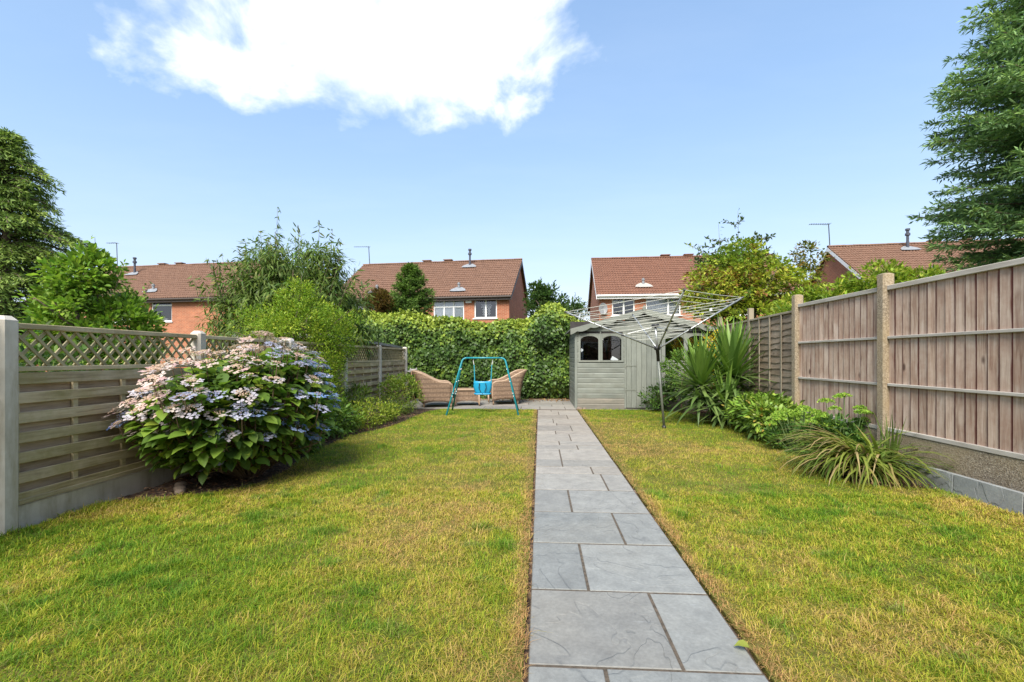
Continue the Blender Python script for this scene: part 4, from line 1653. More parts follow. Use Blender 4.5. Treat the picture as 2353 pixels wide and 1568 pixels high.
def conifer(name, label, base, height, prof, palette, nbranch, spray, droop, seed, group=None, lift=.12, up_tip=0.0, step=.1, big=1.0):
    """whorls of branches carrying flat feathery sprays; prof(h) gives the branch length at height fraction h"""
    global RNG
    keep, RNG = RNG, np.random.default_rng(seed)
    rnd = random.Random(seed)
    t = thing(name, label, 'conifer', base, 0, group)
    g = Geo()
    g.tube([(0, 0, -.05), (0.03, 0, height * .5), (0, 0, height * .97)], [height * .022, height * .014, .015], 8)
    Ps, As, Ns, Ls, Ws, Cs = [], [], [], [], [], []
    for i in range(nbranch):
        hf = (i + rnd.random()) / nbranch
        hf = hf ** .85
        az = rnd.uniform(0, 2 * math.pi)
        L = prof(hf) * rnd.uniform(.72, 1.12)
        if L < .1:
            continue
        z0 = height * hf
        dx, dy = math.cos(az), math.sin(az)
        n = max(4, int(L / step))
        k = np.linspace(.12, 1, n)
        # branch axis: rises a little, then droops, tip turned up
        zz = z0 + L * (lift * k * 2 - droop * k ** 2 + up_tip * np.maximum(0, k - .7) ** 2 * 4)
        ax = np.stack([dx * L * k, dy * L * k, zz], -1)
        if L > .4:
            g.tube([(0, 0, z0)] + [tuple(ax[j]) for j in range(0, n, max(1, n // 4))] + [tuple(ax[-1])], np.linspace(.03, .005, len(range(0, n, max(1, n // 4))) + 2).tolist(), 4)
        tang = unit(np.gradient(ax, axis=0))
        sidev = np.cross(tang, np.array([0, 0, 1.0]))
        sidev = unit(sidev)
        fld = rnd.random()
        for sgn in (-1, 1, 0):
            for j in range(n):
                m_ = spray
                bl = (.16 + .32 * (1 - k[j])) * min(1.0, L) * rnd.uniform(.7, 1.25)
                if sgn == 0:
                    bd = tang[j] + np.array([0, 0, rnd.uniform(-.2, .4)])
                else:
                    bd = sidev[j] * sgn * rnd.uniform(.7, 1.1) + tang[j] * rnd.uniform(.45, .9) + np.array([0, 0, rnd.uniform(-.35, .12)])
                bd = unit(bd)
                q = np.linspace(.05, 1, m_)
                pp = ax[j] + bd * (bl * q)[:, None] + np.stack([0 * q, 0 * q, -.22 * bl * q * q], -1)
                pp = pp + RNG.normal(0, .018, pp.shape)
                aa = unit(bd + RNG.normal(0, .48, (m_, 3)) + np.array([0, 0, -.12]))
                Ps.append(pp)
                As.append(aa)
                Ns.append(unit(RNG.normal(0, .5, (m_, 3)) + np.array([0, 0, 1.0])))
                Ls.append(RNG.uniform(.06, .13, m_) * big)
                Ws.append(RNG.uniform(.018, .034, m_) * big)
                Cs.append(np.clip(RNG.normal(.45 * fld + .45 * k[j] , .16, m_), 0, .999))
    P = np.concatenate(Ps)
    n = len(P)
    f = np.concatenate(Cs)
    pal = np.array([p[1] for p in palette], float)
    u = f * (len(pal) - 1.001)
    i0 = u.astype(int)
    fr = (u - i0)[:, None]
    cols = LEAF_GAIN * (pal[i0] * (1 - fr) + pal[i0 + 1] * fr) * (1 + .16 * RNG.standard_normal((n, 1)))
    me = leaf_mesh('crown', P, np.concatenate(As), np.concatenate(Ns), np.concatenate(Ls), np.concatenate(Ws), T_DIAMOND, np.clip(cols, .004, 1), M['needle'])
    link('crown', me, t)
    g.obj('trunk', M['bark'], t, True)
    RNG = keep
    return t


# ------------------------------------------------------------------ trees over the fences
G_DARK, G_MID, G_LITE, G_LIME = (.028, .06, .016), (.055, .105, .022), (.10, .17, .03), (.20, .27, .035)

def prof_right(h):
    return float(np.interp(h, [0, .06, .2, .3, .4, .5, .62, .75, .88, 1.0], [1.5, 2.2, 2.5, 2.9, 3.15, 2.95, 2.5, 2.0, 1.1, .1]))


conifer('conifer', 'tall dense blue-green conifer towering over the right fence', (12.75, 11.0, 0), 13.0, prof_right,
        [(1, (.065, .135, .08)), (1, (.10, .185, .10)), (1, (.14, .235, .115)), (1, (.20, .305, .115))], 1050, 6, .34, 5, lift=.2, up_tip=.2, step=.15, big=1.6)
conifer('conifer', 'drooping yellow-green conifer at the left edge of the frame', (-11.75, 9.35, 0), 6.2,
        lambda h: 2.6 * (1 - h) ** .85 * (.78 + .22 * math.sin(h * 31)) + .3,
        [(1, (.07, .13, .045)), (1, (.11, .18, .055)), (1, (.165, .24, .07)), (1, (.23, .31, .085))], 480, 6, .45, 8, lift=.16, step=.12, big=1.08)
conifer('conifer', 'small cone-shaped green conifer rising behind the ivy hedge', (-4.75, 16.6, 0), 4.6,
        lambda h: 1.35 * (1 - h) ** .7 + .08, [(1, (.03, .065, .02)), (1, (.055, .11, .028)), (1, (.09, .16, .04)), (1, (.12, .2, .05))], 330, 6, .1, 21, lift=.35, big=1.3)

tree('shrub', 'bright green broadleaf shrub above the lattice fence, beside the left conifer', 'shrub', (-6.5, 6.2, 0), (0, 0, 1.5), .05,
     [(0, 0, 1.8, .58, .6, .7, 3), (.0, -.05, 2.4, .36, .4, .36, 1.5), (-.42, .1, 1.6, .4, .5, .6, 1.3), (.42, .1, 1.5, .4, .45, .55, 1.2)],
     nclump=330, clump_r=.14, per=26, ll=.085, lw=.052, palette=[(1, (.07, .13, .025)), (2, (.11, .20, .03)), (2, (.17, .27, .04))], T=T_OVAL, mat=M['leaf'], up=.35,
     whips=[((.1, 0, 2.5), (.15, -.05, 2.95), 16), ((-.2, .1, 2.4), (-.3, .1, 2.75), 14), ((.4, 0, 2.2), (.55, 0, 2.6), 14)])
tree('shrub', 'dark green shrub seen through the diamond lattice, behind the nearest fence panel', 'shrub', (-5.6, 4.2, 0), (0, 0, .8), .04,
     [(0, 0, .85, 1.1, 1.1, .75, 2), (-.2, 1.5, .8, 1.0, 1.0, .7, 1.6)],
     nclump=170, clump_r=.2, per=22, ll=.09, lw=.05, palette=[(2, (.03, .065, .018)), (2, (.055, .11, .025)), (1, (.10, .17, .035))], T=T_OVAL, mat=M['leaf'])
tree('shrub', 'thin wispy climber in front of the left house window', 'shrub', (-8.0, 8.6, 0), (0, 0, 1.9), .03,
     [(0, 0, 2.15, .42, .3, .35, 2), (.1, 0, 1.7, .4, .3, .5, 2), (-.35, 0, 2.5, .3, .2, .1, .5)],
     nclump=80, clump_r=.15, per=12, ll=.075, lw=.05, palette=[(1, (.05, .09, .02)), (2, (.085, .145, .03)), (1, (.16, .2, .05))], T=T_OVAL, mat=M['leaf'],
     whips=[((-.1, 0, 2.4), (-.35, 0, 3.0), 14), ((.1, 0, 2.3), (.3, 0, 2.75), 12), ((-.3, 0, 2.3), (-.7, 0, 2.75), 12)])

wh = []
rw = random.Random(4)
for i in range(60):
    x = rw.uniform(-1.55, 1.55)
    y = rw.uniform(-.8, .8)
    top = 3.25 - .52 * abs(x + .15) ** 1.3
    wh.append(((x * .8, y * .8, top - .5), (x * 1.08 + rw.uniform(-.12, .12), y + rw.uniform(-.1, .1), top + rw.uniform(.25, .8)), 34))
for x, zt in ((-.32, 4.5), (.15, 4.1), (.62, 4.2), (-1.05, 3.8), (1.05, 3.8), (-.7, 4.0), (.9, 4.0)):
    wh.append(((x * .9, 0, 2.9), (x, .05, zt), 34))
tree('weeping_tree', 'olive green tree with long drooping leaves, centre left behind the lattice fence', 'tree', (-5.35, 9.5, 0), (0, 0, 1.6), .09,
     [(0, 0, 2.3, 1.4, 1.1, 1.0, 4), (-.85, 0, 1.75, .85, .9, .9, 2), (.9, .1, 1.8, .8, .9, .95, 2), (0, 0, 3.1, 1.1, .8, .65, 2.0)],
     nclump=760, clump_r=.25, per=26, ll=.17, lw=.03, palette=[(2, (.045, .085, .02)), (3, (.075, .125, .03)), (2, (.115, .165, .045)), (.6, (.18, .2, .07))], T=T_LONG, mat=M['leaf'], droop=.9, up=.2, outward=.35, whips=wh)

tree('shrub', 'lime green feathery shrub spilling over the lattice fence beyond the hydrangea', 'shrub', (-4.08, 7.5, 0), (.0, 0, 1.3), .05,
     [(0, 0, 1.85, .62, .7, .38, 3), (-.3, -.35, 1.75, .55, .6, .28, 1.6), (.15, .5, 1.55, .6, .6, .55, 2), (.42, .05, 1.2, .26, .55, .6, 2.2), (-.05, .1, 2.25, .3, .3, .28, .8), (.35, .7, 1.75, .45, .5, .4, 1.2), (.52, -.1, .85, .22, .5, .45, 1.5)],
     nclump=800, clump_r=.14, per=30, ll=.05, lw=.022, palette=[(1.5, (.07, .13, .018)), (2.5, (.13, .215, .025)), (2.5, (.21, .29, .035)), (1, (.30, .34, .05))], T=T_DIAMOND, mat=M['leaf'], up=.15, sq=.9,
     whips=[((0, 0, 2.2), (.05, 0, 2.62), 40), ((-.5, -.3, 1.9), (-.75, -.35, 2.1), 30), ((.4, .6, 1.9), (.65, .7, 2.15), 30), ((.4, 0, 1.2), (.62, -.1, .75), 40)])

tree('shrub', 'rusty brown round shrub peeping over the ivy hedge', 'shrub', (-5.75, 15.9, 0), (0, 0, 2.2), .05,
     [(0, 0, 3.0, .52, .5, .62, 1)], nclump=260, clump_r=.16, per=30, ll=.09, lw=.045, palette=[(1, (.05, .035, .015)), (2, (.09, .06, .022)), (1, (.13, .095, .03)), (.6, (.09, .10, .03))], T=T_DIAMOND, mat=M['leaf'])
tree('tree', 'dark leafy tree behind the right end of the ivy hedge', 'tree', (.55, 22.3, 0), (0, 0, 3.0), .12,
     [(-.2, 0, 3.6, 1.0, 1.0, 1.0, 2), (.7, 0, 3.1, .9, .9, .9, 1.5), (-.6, 0, 4.3, .5, .5, .5, .6)],
     nclump=230, clump_r=.26, per=28, ll=.15, lw=.09, palette=[(2, (.03, .065, .02)), (2, (.055, .10, .03)), (1, (.08, .14, .045))], T=T_OVAL, mat=M['leaf'],
     whips=[((-.4, 0, 4.4), (-.55, 0, 5.1), 12), ((.1, 0, 4.2), (.15, 0, 4.9), 12), ((.9, 0, 3.6), (1.15, 0, 4.3), 12)])
tree('tree', 'distant dark tree in the gap between the two middle houses', 'tree', (3.3, 41.0, 0), (0, 0, 4.0), .2,
     [(0, 0, 4.6, 2.2, 1.6, 1.5, 2), (-1.6, 0, 3.6, 1.8, 1.5, 1.5, 1)],
     nclump=130, clump_r=.4, per=22, ll=.2, lw=.12, palette=[(2, (.045, .08, .035)), (2, (.07, .11, .05))], T=T_OVAL, mat=M['leaf'])

wr = random.Random(9)
mw = []
for i in range(54):
    a = wr.uniform(0, 6.28)
    r = wr.uniform(.6, 1.5)
    z = wr.uniform(2.2, 3.6)
    mw.append(((r * .7 * math.cos(a), r * .6 * math.sin(a), z), (r * 1.3 * math.cos(a), r * 1.1 * math.sin(a), z + wr.uniform(-.08, .35)), 26))
tree('maple_tree', 'spreading lime green maple with rusty brown patches, right of the shed', 'tree', (5.0, 11.6, 0), (0, 0, 2.1), .09,
     [(-.15, 0, 3.2, 1.1, .9, .75, 3), (-.7, -.2, 2.75, .85, .8, .55, 2), (.55, -.1, 2.85, .95, .85, .7, 2.4), (-.1, -.5, 2.1, 1.05, .7, .45, 1.8), (0, 0, 3.75, .65, .5, .35, 1), (1.4, -.4, 2.35, .9, .7, .4, 1.4)],
     nclump=520, clump_r=.22, per=28, ll=.09, lw=.062, palette=[(1.4, (.075, .13, .022)), (3, (.14, .21, .028)), (2.6, (.21, .265, .038)), (.7, (.26, .28, .045)), (.55, (.18, .10, .035))], T=T_IVY, mat=M['leaf'], up=.05, sq=.45, whips=mw, fw=.8)
sp = []
for i in range(30):
    x = wr.uniform(-.95, .9)
    z = 3.5 + wr.uniform(.1, 1.55) * (1 - .5 * abs(x - .1))
    for sg in (-1, 1):
        sp.append(((x, 0, z), (x + sg * wr.uniform(.16, .34), wr.uniform(-.15, .15), z + wr.uniform(.0, .14)), 13))
sp += [((.15, 0, 2.8), (.12, 0, 5.3), 26), ((-.35, 0, 2.8), (-.4, 0, 4.95), 22), ((.55, 0, 2.8), (.62, 0, 4.6), 18), ((-.8, 0, 2.6), (-.95, 0, 4.4), 18)]
tree('rowan_tree', 'sparse dark tree with feathery pinnate leaves standing above the maple', 'tree', (5.35, 13.0, 0), (.1, 0, 2.8), .06,
     [(0, 0, 3.0, .9, .5, .5, 1)], nclump=70, clump_r=.16, per=16, ll=.12, lw=.05, palette=[(2, (.04, .07, .025)), (2, (.07, .11, .035))], T=T_OVAL, mat=M['leaf'], limbs=8, whips=sp)
tree('tree', 'small airy olive-brown tree between the maple and the aerial', 'tree', (6.75, 12.0, 0), (0, 0, 2.6), .05,
     [(0, 0, 3.75, .42, .4, .38, 1.4), (.05, 0, 3.2, .5, .45, .45, 1), (-.1, 0, 2.7, .5, .5, .5, 1)], nclump=105, clump_r=.15, per=15, ll=.085, lw=.05,
     palette=[(2, (.075, .10, .02)), (1.5, (.13, .14, .03)), (1.2, (.17, .11, .035))], T=T_IVY, mat=M['leaf'], up=.0, sq=.5, limbs=20)
tree('shrub', 'golden green feathery shrub leaning over the right board fence', 'shrub', (5.6, 9.0, 0), (0, 0, 1.6), .05,
     [(0, 0, 2.25, .7, .6, .42, 2), (.75, 0, 2.55, .6, .5, .42, 2), (-.55, .3, 2.1, .5, .5, .35, 1.2), (1.35, -.3, 2.5, .45, .5, .35, 1), (-.9, -.4, 1.85, .5, .4, .3, .9)],
     nclump=460, clump_r=.16, per=28, ll=.085, lw=.042, palette=[(1.2, (.06, .11, .018)), (2.5, (.12, .19, .024)), (2.2, (.20, .26, .035)), (.8, (.28, .28, .05))], T=T_IVY, mat=M['leaf'], up=.3, sq=.6,
     whips=[((.3, 0, 2.5), (.2, 0, 2.95), 16), ((.8, 0, 2.6), (.75, 0, 3.05), 16), ((-.2, 0, 2.4), (-.4, 0, 2.8), 14), ((1.3, 0, 2.5), (1.7, 0, 2.95), 18), ((1.2, 0, 2.5), (1.35, 0, 2.85), 14)])


# ------------------------------------------------------------------ ivy hedge
def build_hedge():
    h = thing('ivy_hedge', 'thick ivy-covered hedge across the end of the garden, behind the wicker chairs', 'hedge', (0, 13.2, 0))
    n = 33000
    u = RNG.uniform(-6.2, 1.55, n)
    top = lambda x: 2.26 + .05 * np.sin(x * 1.9 + 1) + .06 * np.sin(x * 4.3) + .42 * np.exp(-((x - .35) / .55) ** 2) + .30 / (1 + np.exp((x + 3.5) * 4))
    face = RNG.random(n) < .68
    tz = top(u)
    v = RNG.random(n)
    z = np.where(face, .05 + (tz - .05) * v, tz)
    depth = np.where(face, 0, RNG.uniform(0, 1.3, n))
    # lumpy front: bulges and hollows, and the top rolls over
    lump = .22 * (vnoise(u, z, 1.5, 31) - .5) + .16 * (vnoise(u, z, 3.7, 33) - .5)
    bottom = .28 * np.clip((.6 - z) / .6, 0, 1)
    y = np.where(face, -lump * 1.6 + bottom + .25 * np.clip((z - (tz - .3)) / .3, 0, 1) ** 2, depth + .1)
    z = np.where(face, z, tz - .12 * (vnoise(u, depth, 2.0, 7)) - .35 * np.clip(depth - .9, 0, 1) + .12 * vnoise(u, depth, 3.1, 17))
    x = u
    P = np.stack([x, y, z], -1) + RNG.normal(0, .045, (n, 3))
    out = np.where(face[:, None], np.array([0, -1.0, .28]), np.array([0, -.25, 1.0]))
    N = unit(out + rand_dir(n) * .62)
    A = unit(np.where(face[:, None], np.array([0, -.25, -.75]), np.array([0, -.5, .35])) + rand_dir(n) * .75)
    lime_mix = np.clip((z - (tz - .42)) / .42, 0, 1) * .75 + .55 * (vnoise(x, z, 2.2, 41) - .3)  # leaf colour runs to lime towards the hedge top, broken up by noise
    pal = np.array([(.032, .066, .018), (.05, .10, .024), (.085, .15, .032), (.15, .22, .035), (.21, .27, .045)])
    f = np.clip(lime_mix + RNG.normal(.12, .18, n), 0, .999) * (len(pal) - 1.001)
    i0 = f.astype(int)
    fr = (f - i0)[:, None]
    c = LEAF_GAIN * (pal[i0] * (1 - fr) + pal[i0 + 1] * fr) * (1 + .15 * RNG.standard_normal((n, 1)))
    s = RNG.uniform(.04, .105, n)
    big = RNG.permutation(n)
    vis = (face & (x > -3.6) & (x < .8) & (z > .9))
    order = np.argsort(-(s * vis))
    top300 = order[:300]
    rest = order[300:]
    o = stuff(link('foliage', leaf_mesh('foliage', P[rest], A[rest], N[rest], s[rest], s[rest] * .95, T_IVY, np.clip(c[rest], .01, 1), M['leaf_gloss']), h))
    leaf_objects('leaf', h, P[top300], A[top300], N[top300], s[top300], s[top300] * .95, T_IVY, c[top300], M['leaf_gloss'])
    # woody core that the ivy has grown round
    xs = np.linspace(-6.15, 1.5, 50)
    g = Geo()
    vs, fs = [], []
    for xx in xs:
        tt = float(top(xx)) - .26
        vs += [(xx, .30, .0), (xx, .20, 1.0), (xx, .28, tt - .2), (xx, .45, tt), (xx, 1.1, tt), (xx, 1.2, 0)]
    for i in range(len(xs) - 1):
        for k in range(5):
            fs.append((i * 6 + k, i * 6 + 6 + k, i * 6 + 7 + k, i * 6 + k + 1))
    link('stems', pd_mesh('stems', vs, fs, M['twig']), h)


def leaf_objects(name, parent, P, A, N, L, W, T, cols, mat, nmesh=8):
    """single leaves as objects; meshes shared between leaves of about one colour"""
    order = np.argsort(cols.sum(1))
    groups = np.array_split(order, nmesh)
    for gi in groups:
        if len(gi) == 0:
            continue
        c = np.clip(cols[gi].mean(0), .005, 1)
        me = np_mesh(name, T[0], T[1], mat, np.tile(c, (len(T[0]), 1)))
        for i in gi:
            a = Vector(A[i]).normalized()
            s = a.cross(Vector(N[i])).normalized()
            nn = s.cross(a)
            mt = Matrix(((s.x * W[i], a.x * L[i], nn.x * L[i], P[i][0]), (s.y * W[i], a.y * L[i], nn.y * L[i], P[i][1]), (s.z * W[i], a.z * L[i], nn.z * L[i], P[i][2]), (0, 0, 0, 1)))
            o = bpy.data.objects.new(name, me)
            COL.objects.link(o)
            o.parent = parent
            o.matrix_local = mt


M['twig'] = simple('twiggy_stems', (.045, .038, .024), .95, var=.5, nscale=20, bmp=.8)
build_hedge()


def build_litter():
    n = 650
    P = np.stack([RNG.uniform(-3.2, .85, n), 12.6 + np.abs(RNG.normal(.45, .25, n)), RNG.uniform(.032, .05, n)], -1)
    P[:, 1] = np.minimum(P[:, 1], 13.35)
    A = unit(np.stack([RNG.standard_normal(n), RNG.standard_normal(n), RNG.normal(0, .2, n)], -1))
    N = unit(rand_dir(n) * .4 + np.array([0, 0, 1]))
    c = pick_cols(n, [(2, (.16, .085, .04)), (2, (.25, .15, .07)), (1, (.10, .06, .03))])
    o = stuff(link('leaf_litter', leaf_mesh('leaf_litter', P, A, N, RNG.uniform(.03, .07, n), RNG.uniform(.02, .05, n), T_IVY, c, M['chip'])))
    o['label'] = 'fallen brown leaves along the foot of the ivy hedge'
    o['category'] = 'leaf litter'


build_litter()


# ------------------------------------------------------------------ hydrangea
def floret_head(seed, pal_petal, pal_center, petal_part):
    """lacecap: flat dome of tiny buds ringed with four-petalled florets"""
    r = np.random.default_rng(seed)
    V, F, Cc = [], [], []

    def add(vs, fs, col):
        o = len(V)
        V.extend(vs)
        F.extend([(a + o, b + o, c + o) for a, b, c in fs])
        Cc.extend([col] * len(vs))
    nf = 11
    for k in range(nf):
        an = 2 * math.pi * (k + r.uniform(-.25, .25)) / nf
        rad = r.uniform(.062, .092)
        c = np.array([rad * math.cos(an), rad * math.sin(an), r.uniform(-.012, .012)])
        tilt = r.normal(0, .3, 2)
        sz = r.uniform(.021, .030)
        col = np.array(pal_petal[r.integers(len(pal_petal))]) * r.uniform(.85, 1.1)
        a0 = r.uniform(0, 6.28)
        for q in range(4):
            a = a0 + q * math.pi / 2
            d = np.array([math.cos(a), math.sin(a), tilt[0] * math.cos(a) + tilt[1] * math.sin(a)])
            s = np.array([-math.sin(a), math.cos(a), 0])
            add([c, c + d * sz * .7 + s * sz * .55, c + d * sz * 1.1, c + d * sz * .7 - s * sz * .55], [(0, 1, 2), (0, 2, 3)], col)
    for k in range(34):
        an, rad = r.uniform(0, 6.28), .050 * math.sqrt(r.random())
        c = np.array([rad * math.cos(an), rad * math.sin(an), .008 + .012 * (1 - (rad / .062) ** 2) + r.uniform(-.004, .006)])
        col = np.array(pal_center[r.integers(len(pal_center))]) * r.uniform(.7, 1.15)
        s = r.uniform(.006, .010)
        add([c + np.array([s, 0, 0]), c + np.array([-s * .5, s * .87, 0]), c + np.array([-s * .5, -s * .87, 0]), c + np.array([0, 0, s * 1.2])], [(0, 1, 3), (1, 2, 3), (2, 0, 3)], col)
    return np_mesh('flower_head', np.array(V), np.array(F), M['petal'], np.clip(np.array(Cc), 0, 1))


def build_hydrangea():
    base = np.array([-3.02, 4.58, 0.0])
    h = thing('hydrangea', 'large lacecap hydrangea bush with cream-pink and blue flower heads by the fence', 'hydrangea', tuple(base))
    pinks = [(.58, .40, .35), (.62, .47, .40), (.56, .37, .36), (.60, .50, .45)]
    cream = [(.58, .50, .44), (.54, .47, .47), (.50, .47, .52)]
    lilac = [(.42, .42, .54), (.48, .48, .56), (.37, .39, .53)]
    blue = [(.16, .27, .58), (.22, .34, .62), (.30, .38, .60)]
    cp = [(.50, .36, .25), (.56, .43, .32), (.46, .30, .21)]
    cb = [(.25, .28, .42), (.30, .25, .25), (.28, .30, .45)]
    heads = {'pink': [floret_head(100 + i, pinks, cp, 0) for i in range(4)], 'cream': [floret_head(120 + i, cream, cp, 0) for i in range(3)],
             'lilac': [floret_head(140 + i, lilac, cb, 0) for i in range(3)], 'blue': [floret_head(160 + i, blue, cb, 0) for i in range(3)]}
    # outline: height of the dome over the plan position (local metres)
    rnd = random.Random(3)
    ax, ay = .66, 1.06

    def dome(x, y):
        e = (x / ax) ** 2 + (y / ay) ** 2
        return e
    stems = Geo()
    hp = []
    tries = 0
    while len(hp) < 215 and tries < 9000:
        tries += 1
        th, fz = rnd.uniform(0, 2 * math.pi), rnd.uniform(.02, 1.0)
        # point on the lumpy shell
        zr = fz
        rr = max(0, 1 - (max(0, zr - .32) / .68) ** 2.5) ** .42 * (1 - .35 * max(0, .32 - zr) / .32)
        wob = 1 + .10 * math.sin(3 * th + 1) + .09 * math.sin(5 * th + 4 * zr) + .05 * math.sin(11 * th + 9 * zr) + rnd.uniform(-.07, .06)
        if zr < .7:
            wob *= 1.06
        x, y = ax * rr * wob * math.cos(th), ay * rr * wob * math.sin(th)
        zb = .30 + .30 * max(0, -y / ay) ** 1.5
        z = zb + (1.40 - zb) * zr + .06 * math.sin(2.3 * x + 1.5 * y) + .05 * math.sin(6.1 * x + 4.3 * y) + rnd.uniform(-.05, .06) + .06 * (y / ay)
        if x < -.62:
            x = -.62 + rnd.uniform(0, .05)
        if zr < .4 and rnd.random() < .3:
            continue
        if any((x - p[0]) ** 2 + (y - p[1]) ** 2 + (z - p[2]) ** 2 < .0072 for p in hp):
            continue
        hp.append((x, y, z, th, zr))
    for (x, y, z, th, zr) in hp:
        side = math.cos(th)
        # blue comes in towards the sheltered right-hand and lower heads
        t = .9 * max(0, x) / ax + .5 * max(0, y) / ay - .95 * (zr - .45) + rnd.gauss(0, .28)
        kind = 'pink' if t < .0 else 'cream' if t < .42 else 'lilac' if t < .85 else 'blue'
        me = rnd.choice(heads[kind])
        lean = .38 * (1 - zr) + .12 + rnd.uniform(-.15, .3)
        o = link('flower_head', me, h, (x, y, z), (0, 0, 0))
        q = Vector((math.cos(th) * lean, math.sin(th) * lean, 1)).to_track_quat('Z', 'Y')
        o.rotation_mode = 'QUATERNION'
        o.rotation_quaternion = q @ Matrix.Rotation(rnd.uniform(0, 6.28), 4, 'Z').to_quaternion()
        k = rnd.uniform(.6, 1.12)
        o.scale = (k, k, k)
        stems.tube([(x * .12, y * .12, .02), (x * .6, y * .6, z * .5), (x * .95, y * .95, z - .16), (x, y, z - .005)], [.009, .007, .005, .004], 5)
    for i in range(26):
        a = rnd.uniform(0, 6.28)
        stems.tube([(rnd.uniform(-.1, .1), rnd.uniform(-.15, .15), 0), (.3 * math.cos(a), .45 * math.sin(a), .3), (.5 * math.cos(a), .8 * math.sin(a), rnd.uniform(.35, .8))], [.012, .009, .005], 5)
    stems.obj('stems', M['stem'], h)
    # leaves in pairs below the heads and over the shell
    n = 3500
    th = RNG.uniform(0, 2 * np.pi, n)
    zr = RNG.random(n) ** .85
    rr = np.maximum(0, 1 - (np.maximum(0, zr - .32) / .68) ** 2.5) ** .42 * (1 - .35 * np.maximum(0, .32 - zr) / .32)
    wob = 1 + .09 * np.sin(3 * th + 1) + .07 * np.sin(5 * th + 4 * zr)
    inn = RNG.uniform(.55, 1.03, n) ** .6
    x, y = ax * rr * wob * inn * np.cos(th), ay * rr * wob * inn * np.sin(th)
    zb = .26 + .30 * np.maximum(0, -y / ay) ** 1.5
    z = zb + (1.30 - zb) * zr * (.75 + .25 * inn) + .06 * np.sin(2.3 * x + 1.5 * y) + .06 * y / ay - RNG.uniform(.0, .12, n)
    x = np.maximum(x, -.64)
    P = np.stack([x, y, z], -1)
    out = unit(np.stack([np.cos(th), np.sin(th), .1 * np.ones(n)], -1))
    A = unit(out * 1.0 + rand_dir(n) * .7 + np.array([0, 0, -.22]))
    N = unit(np.array([0, 0, 1.0]) + out * .55 + rand_dir(n) * .35)
    cols = pick_cols(n, [(1.6, (.055, .105, .024)), (3, (.085, .16, .03)), (2.4, (.13, .215, .036)), (1.0, (.2, .27, .045))], .17)
    L = RNG.uniform(.08, .165, n)
    W = L * RNG.uniform(.58, .72, n)
    # the 300 that show largest: on the camera side, outside, big
    score = L * inn * np.where((y < .5) & (out[:, 0] * .55 - out[:, 1] * .85 > -.1), 1, .2) * (1.2 - .3 * zr)
    order = np.argsort(-score)
    leaf_objects('leaf', h, P[order[:300]], A[order[:300]], N[order[:300]], L[order[:300]], W[order[:300]], T_HYD, cols[order[:300]], M['leaf'], 10)
    r = order[300:]
    stuff(link('leaves', leaf_mesh('leaves', P[r], A[r], N[r], L[r], W[r], T_HYD, cols[r], M['leaf']), h))


T_HYD = (np.array([(0, 0, 0), (-.36, .2, .07), (-.5, .45, .08), (-.34, .74, .03), (0, 1, -.12), (.34, .74, .03), (.5, .45, .08), (.36, .2, .07), (0, .22, .0), (0, .48, -.01), (0, .75, -.05)], float),
         np.array([(0, 8, 1), (1, 8, 9), (1, 9, 2), (2, 9, 10), (2, 10, 3), (3, 10, 4), (4, 10, 5), (5, 10, 6), (10, 9, 6), (6, 9, 7), (9, 8, 7), (7, 8, 0)]))
M['stem'] = simple('woody_stem', (.13, .085, .05), .85, var=.4)
build_hydrangea()


# ------------------------------------------------------------------ strap-leaved plants
def strap_mesh(L, W, arch, mat, col, n=7, fold=.25, taper=1.0, base_w=.7):
    """a strap leaf rising along +z and arching over towards +x"""
    vs, fs = [], []
    x = z = 0.0
    an = 0.0
    st = L / n
    for i in range(n + 1):
        t = i / n
        w = W * (base_w + (1 - base_w) * min(1, t * 3)) * (1 - t ** (2.2 * taper)) * .5 + .0006
        nx, nz = math.cos(an), -math.sin(an)
        vs += [(x + nx * fold * w, -w, z + nz * fold * w), (x, 0, z), (x + nx * fold * w, w, z + nz * fold * w)]
        if i:
            a = (i - 1) * 3
            fs += [(a, a + 1, a + 4), (a, a + 4, a + 3), (a + 1, a + 2, a + 5), (a + 1, a + 5, a + 4)]
        x += math.sin(an) * st
        z += math.cos(an) * st
        an += arch / n * (.5 + 1.0 * t)
    return np_mesh('leaf', np.array(vs), np.array(fs), mat, np.tile(col, (len(vs), 1)))


def strap_plant(name, label, cat, base, specs, seed, group=None, stems=None):
    """specs: (count, length, width, arch, tilt range, colours, spread, height of the crown)"""
    rnd = random.Random(seed)
    t = thing(name, label, cat, base, 0, group)
    for (cnt, L, W, arch, t0, t1, cols, spread, zc, az0, az1) in specs:
        variants = [strap_mesh(L * k, W, arch * q, M['leaf_gloss'] if name == 'yucca' else M['leaf'], np.array(c)) for c in cols for k, q in ((1.0, 1.0), (.82, 1.35), (1.12, .7))]
        for i in range(cnt):
            az = rnd.uniform(az0, az1)
            tilt = rnd.uniform(t0, t1)
            r = spread * math.sqrt(rnd.random())
            a2 = rnd.uniform(0, 6.28)
            o = link('leaf', rnd.choice(variants), t, (r * math.cos(a2), r * math.sin(a2), zc + rnd.uniform(-.04, .06) * (1 if zc > .1 else .3)))
            o.rotation_euler = (rnd.uniform(-.15, .15), tilt, az)
            k = rnd.uniform(.85, 1.12)
            o.scale = (k, k, k)
    if stems:
        g = Geo()
        for pts, rr in stems:
            g.tube(pts, rr, 8)
        g.obj('stem', M['bark'], t, True)
    return t


YG = [(.10, .19, .035), (.145, .25, .042), (.19, .31, .055)]
YO = [(.11, .18, .045), (.155, .225, .06), (.08, .14, .035)]
PI2 = 2 * math.pi


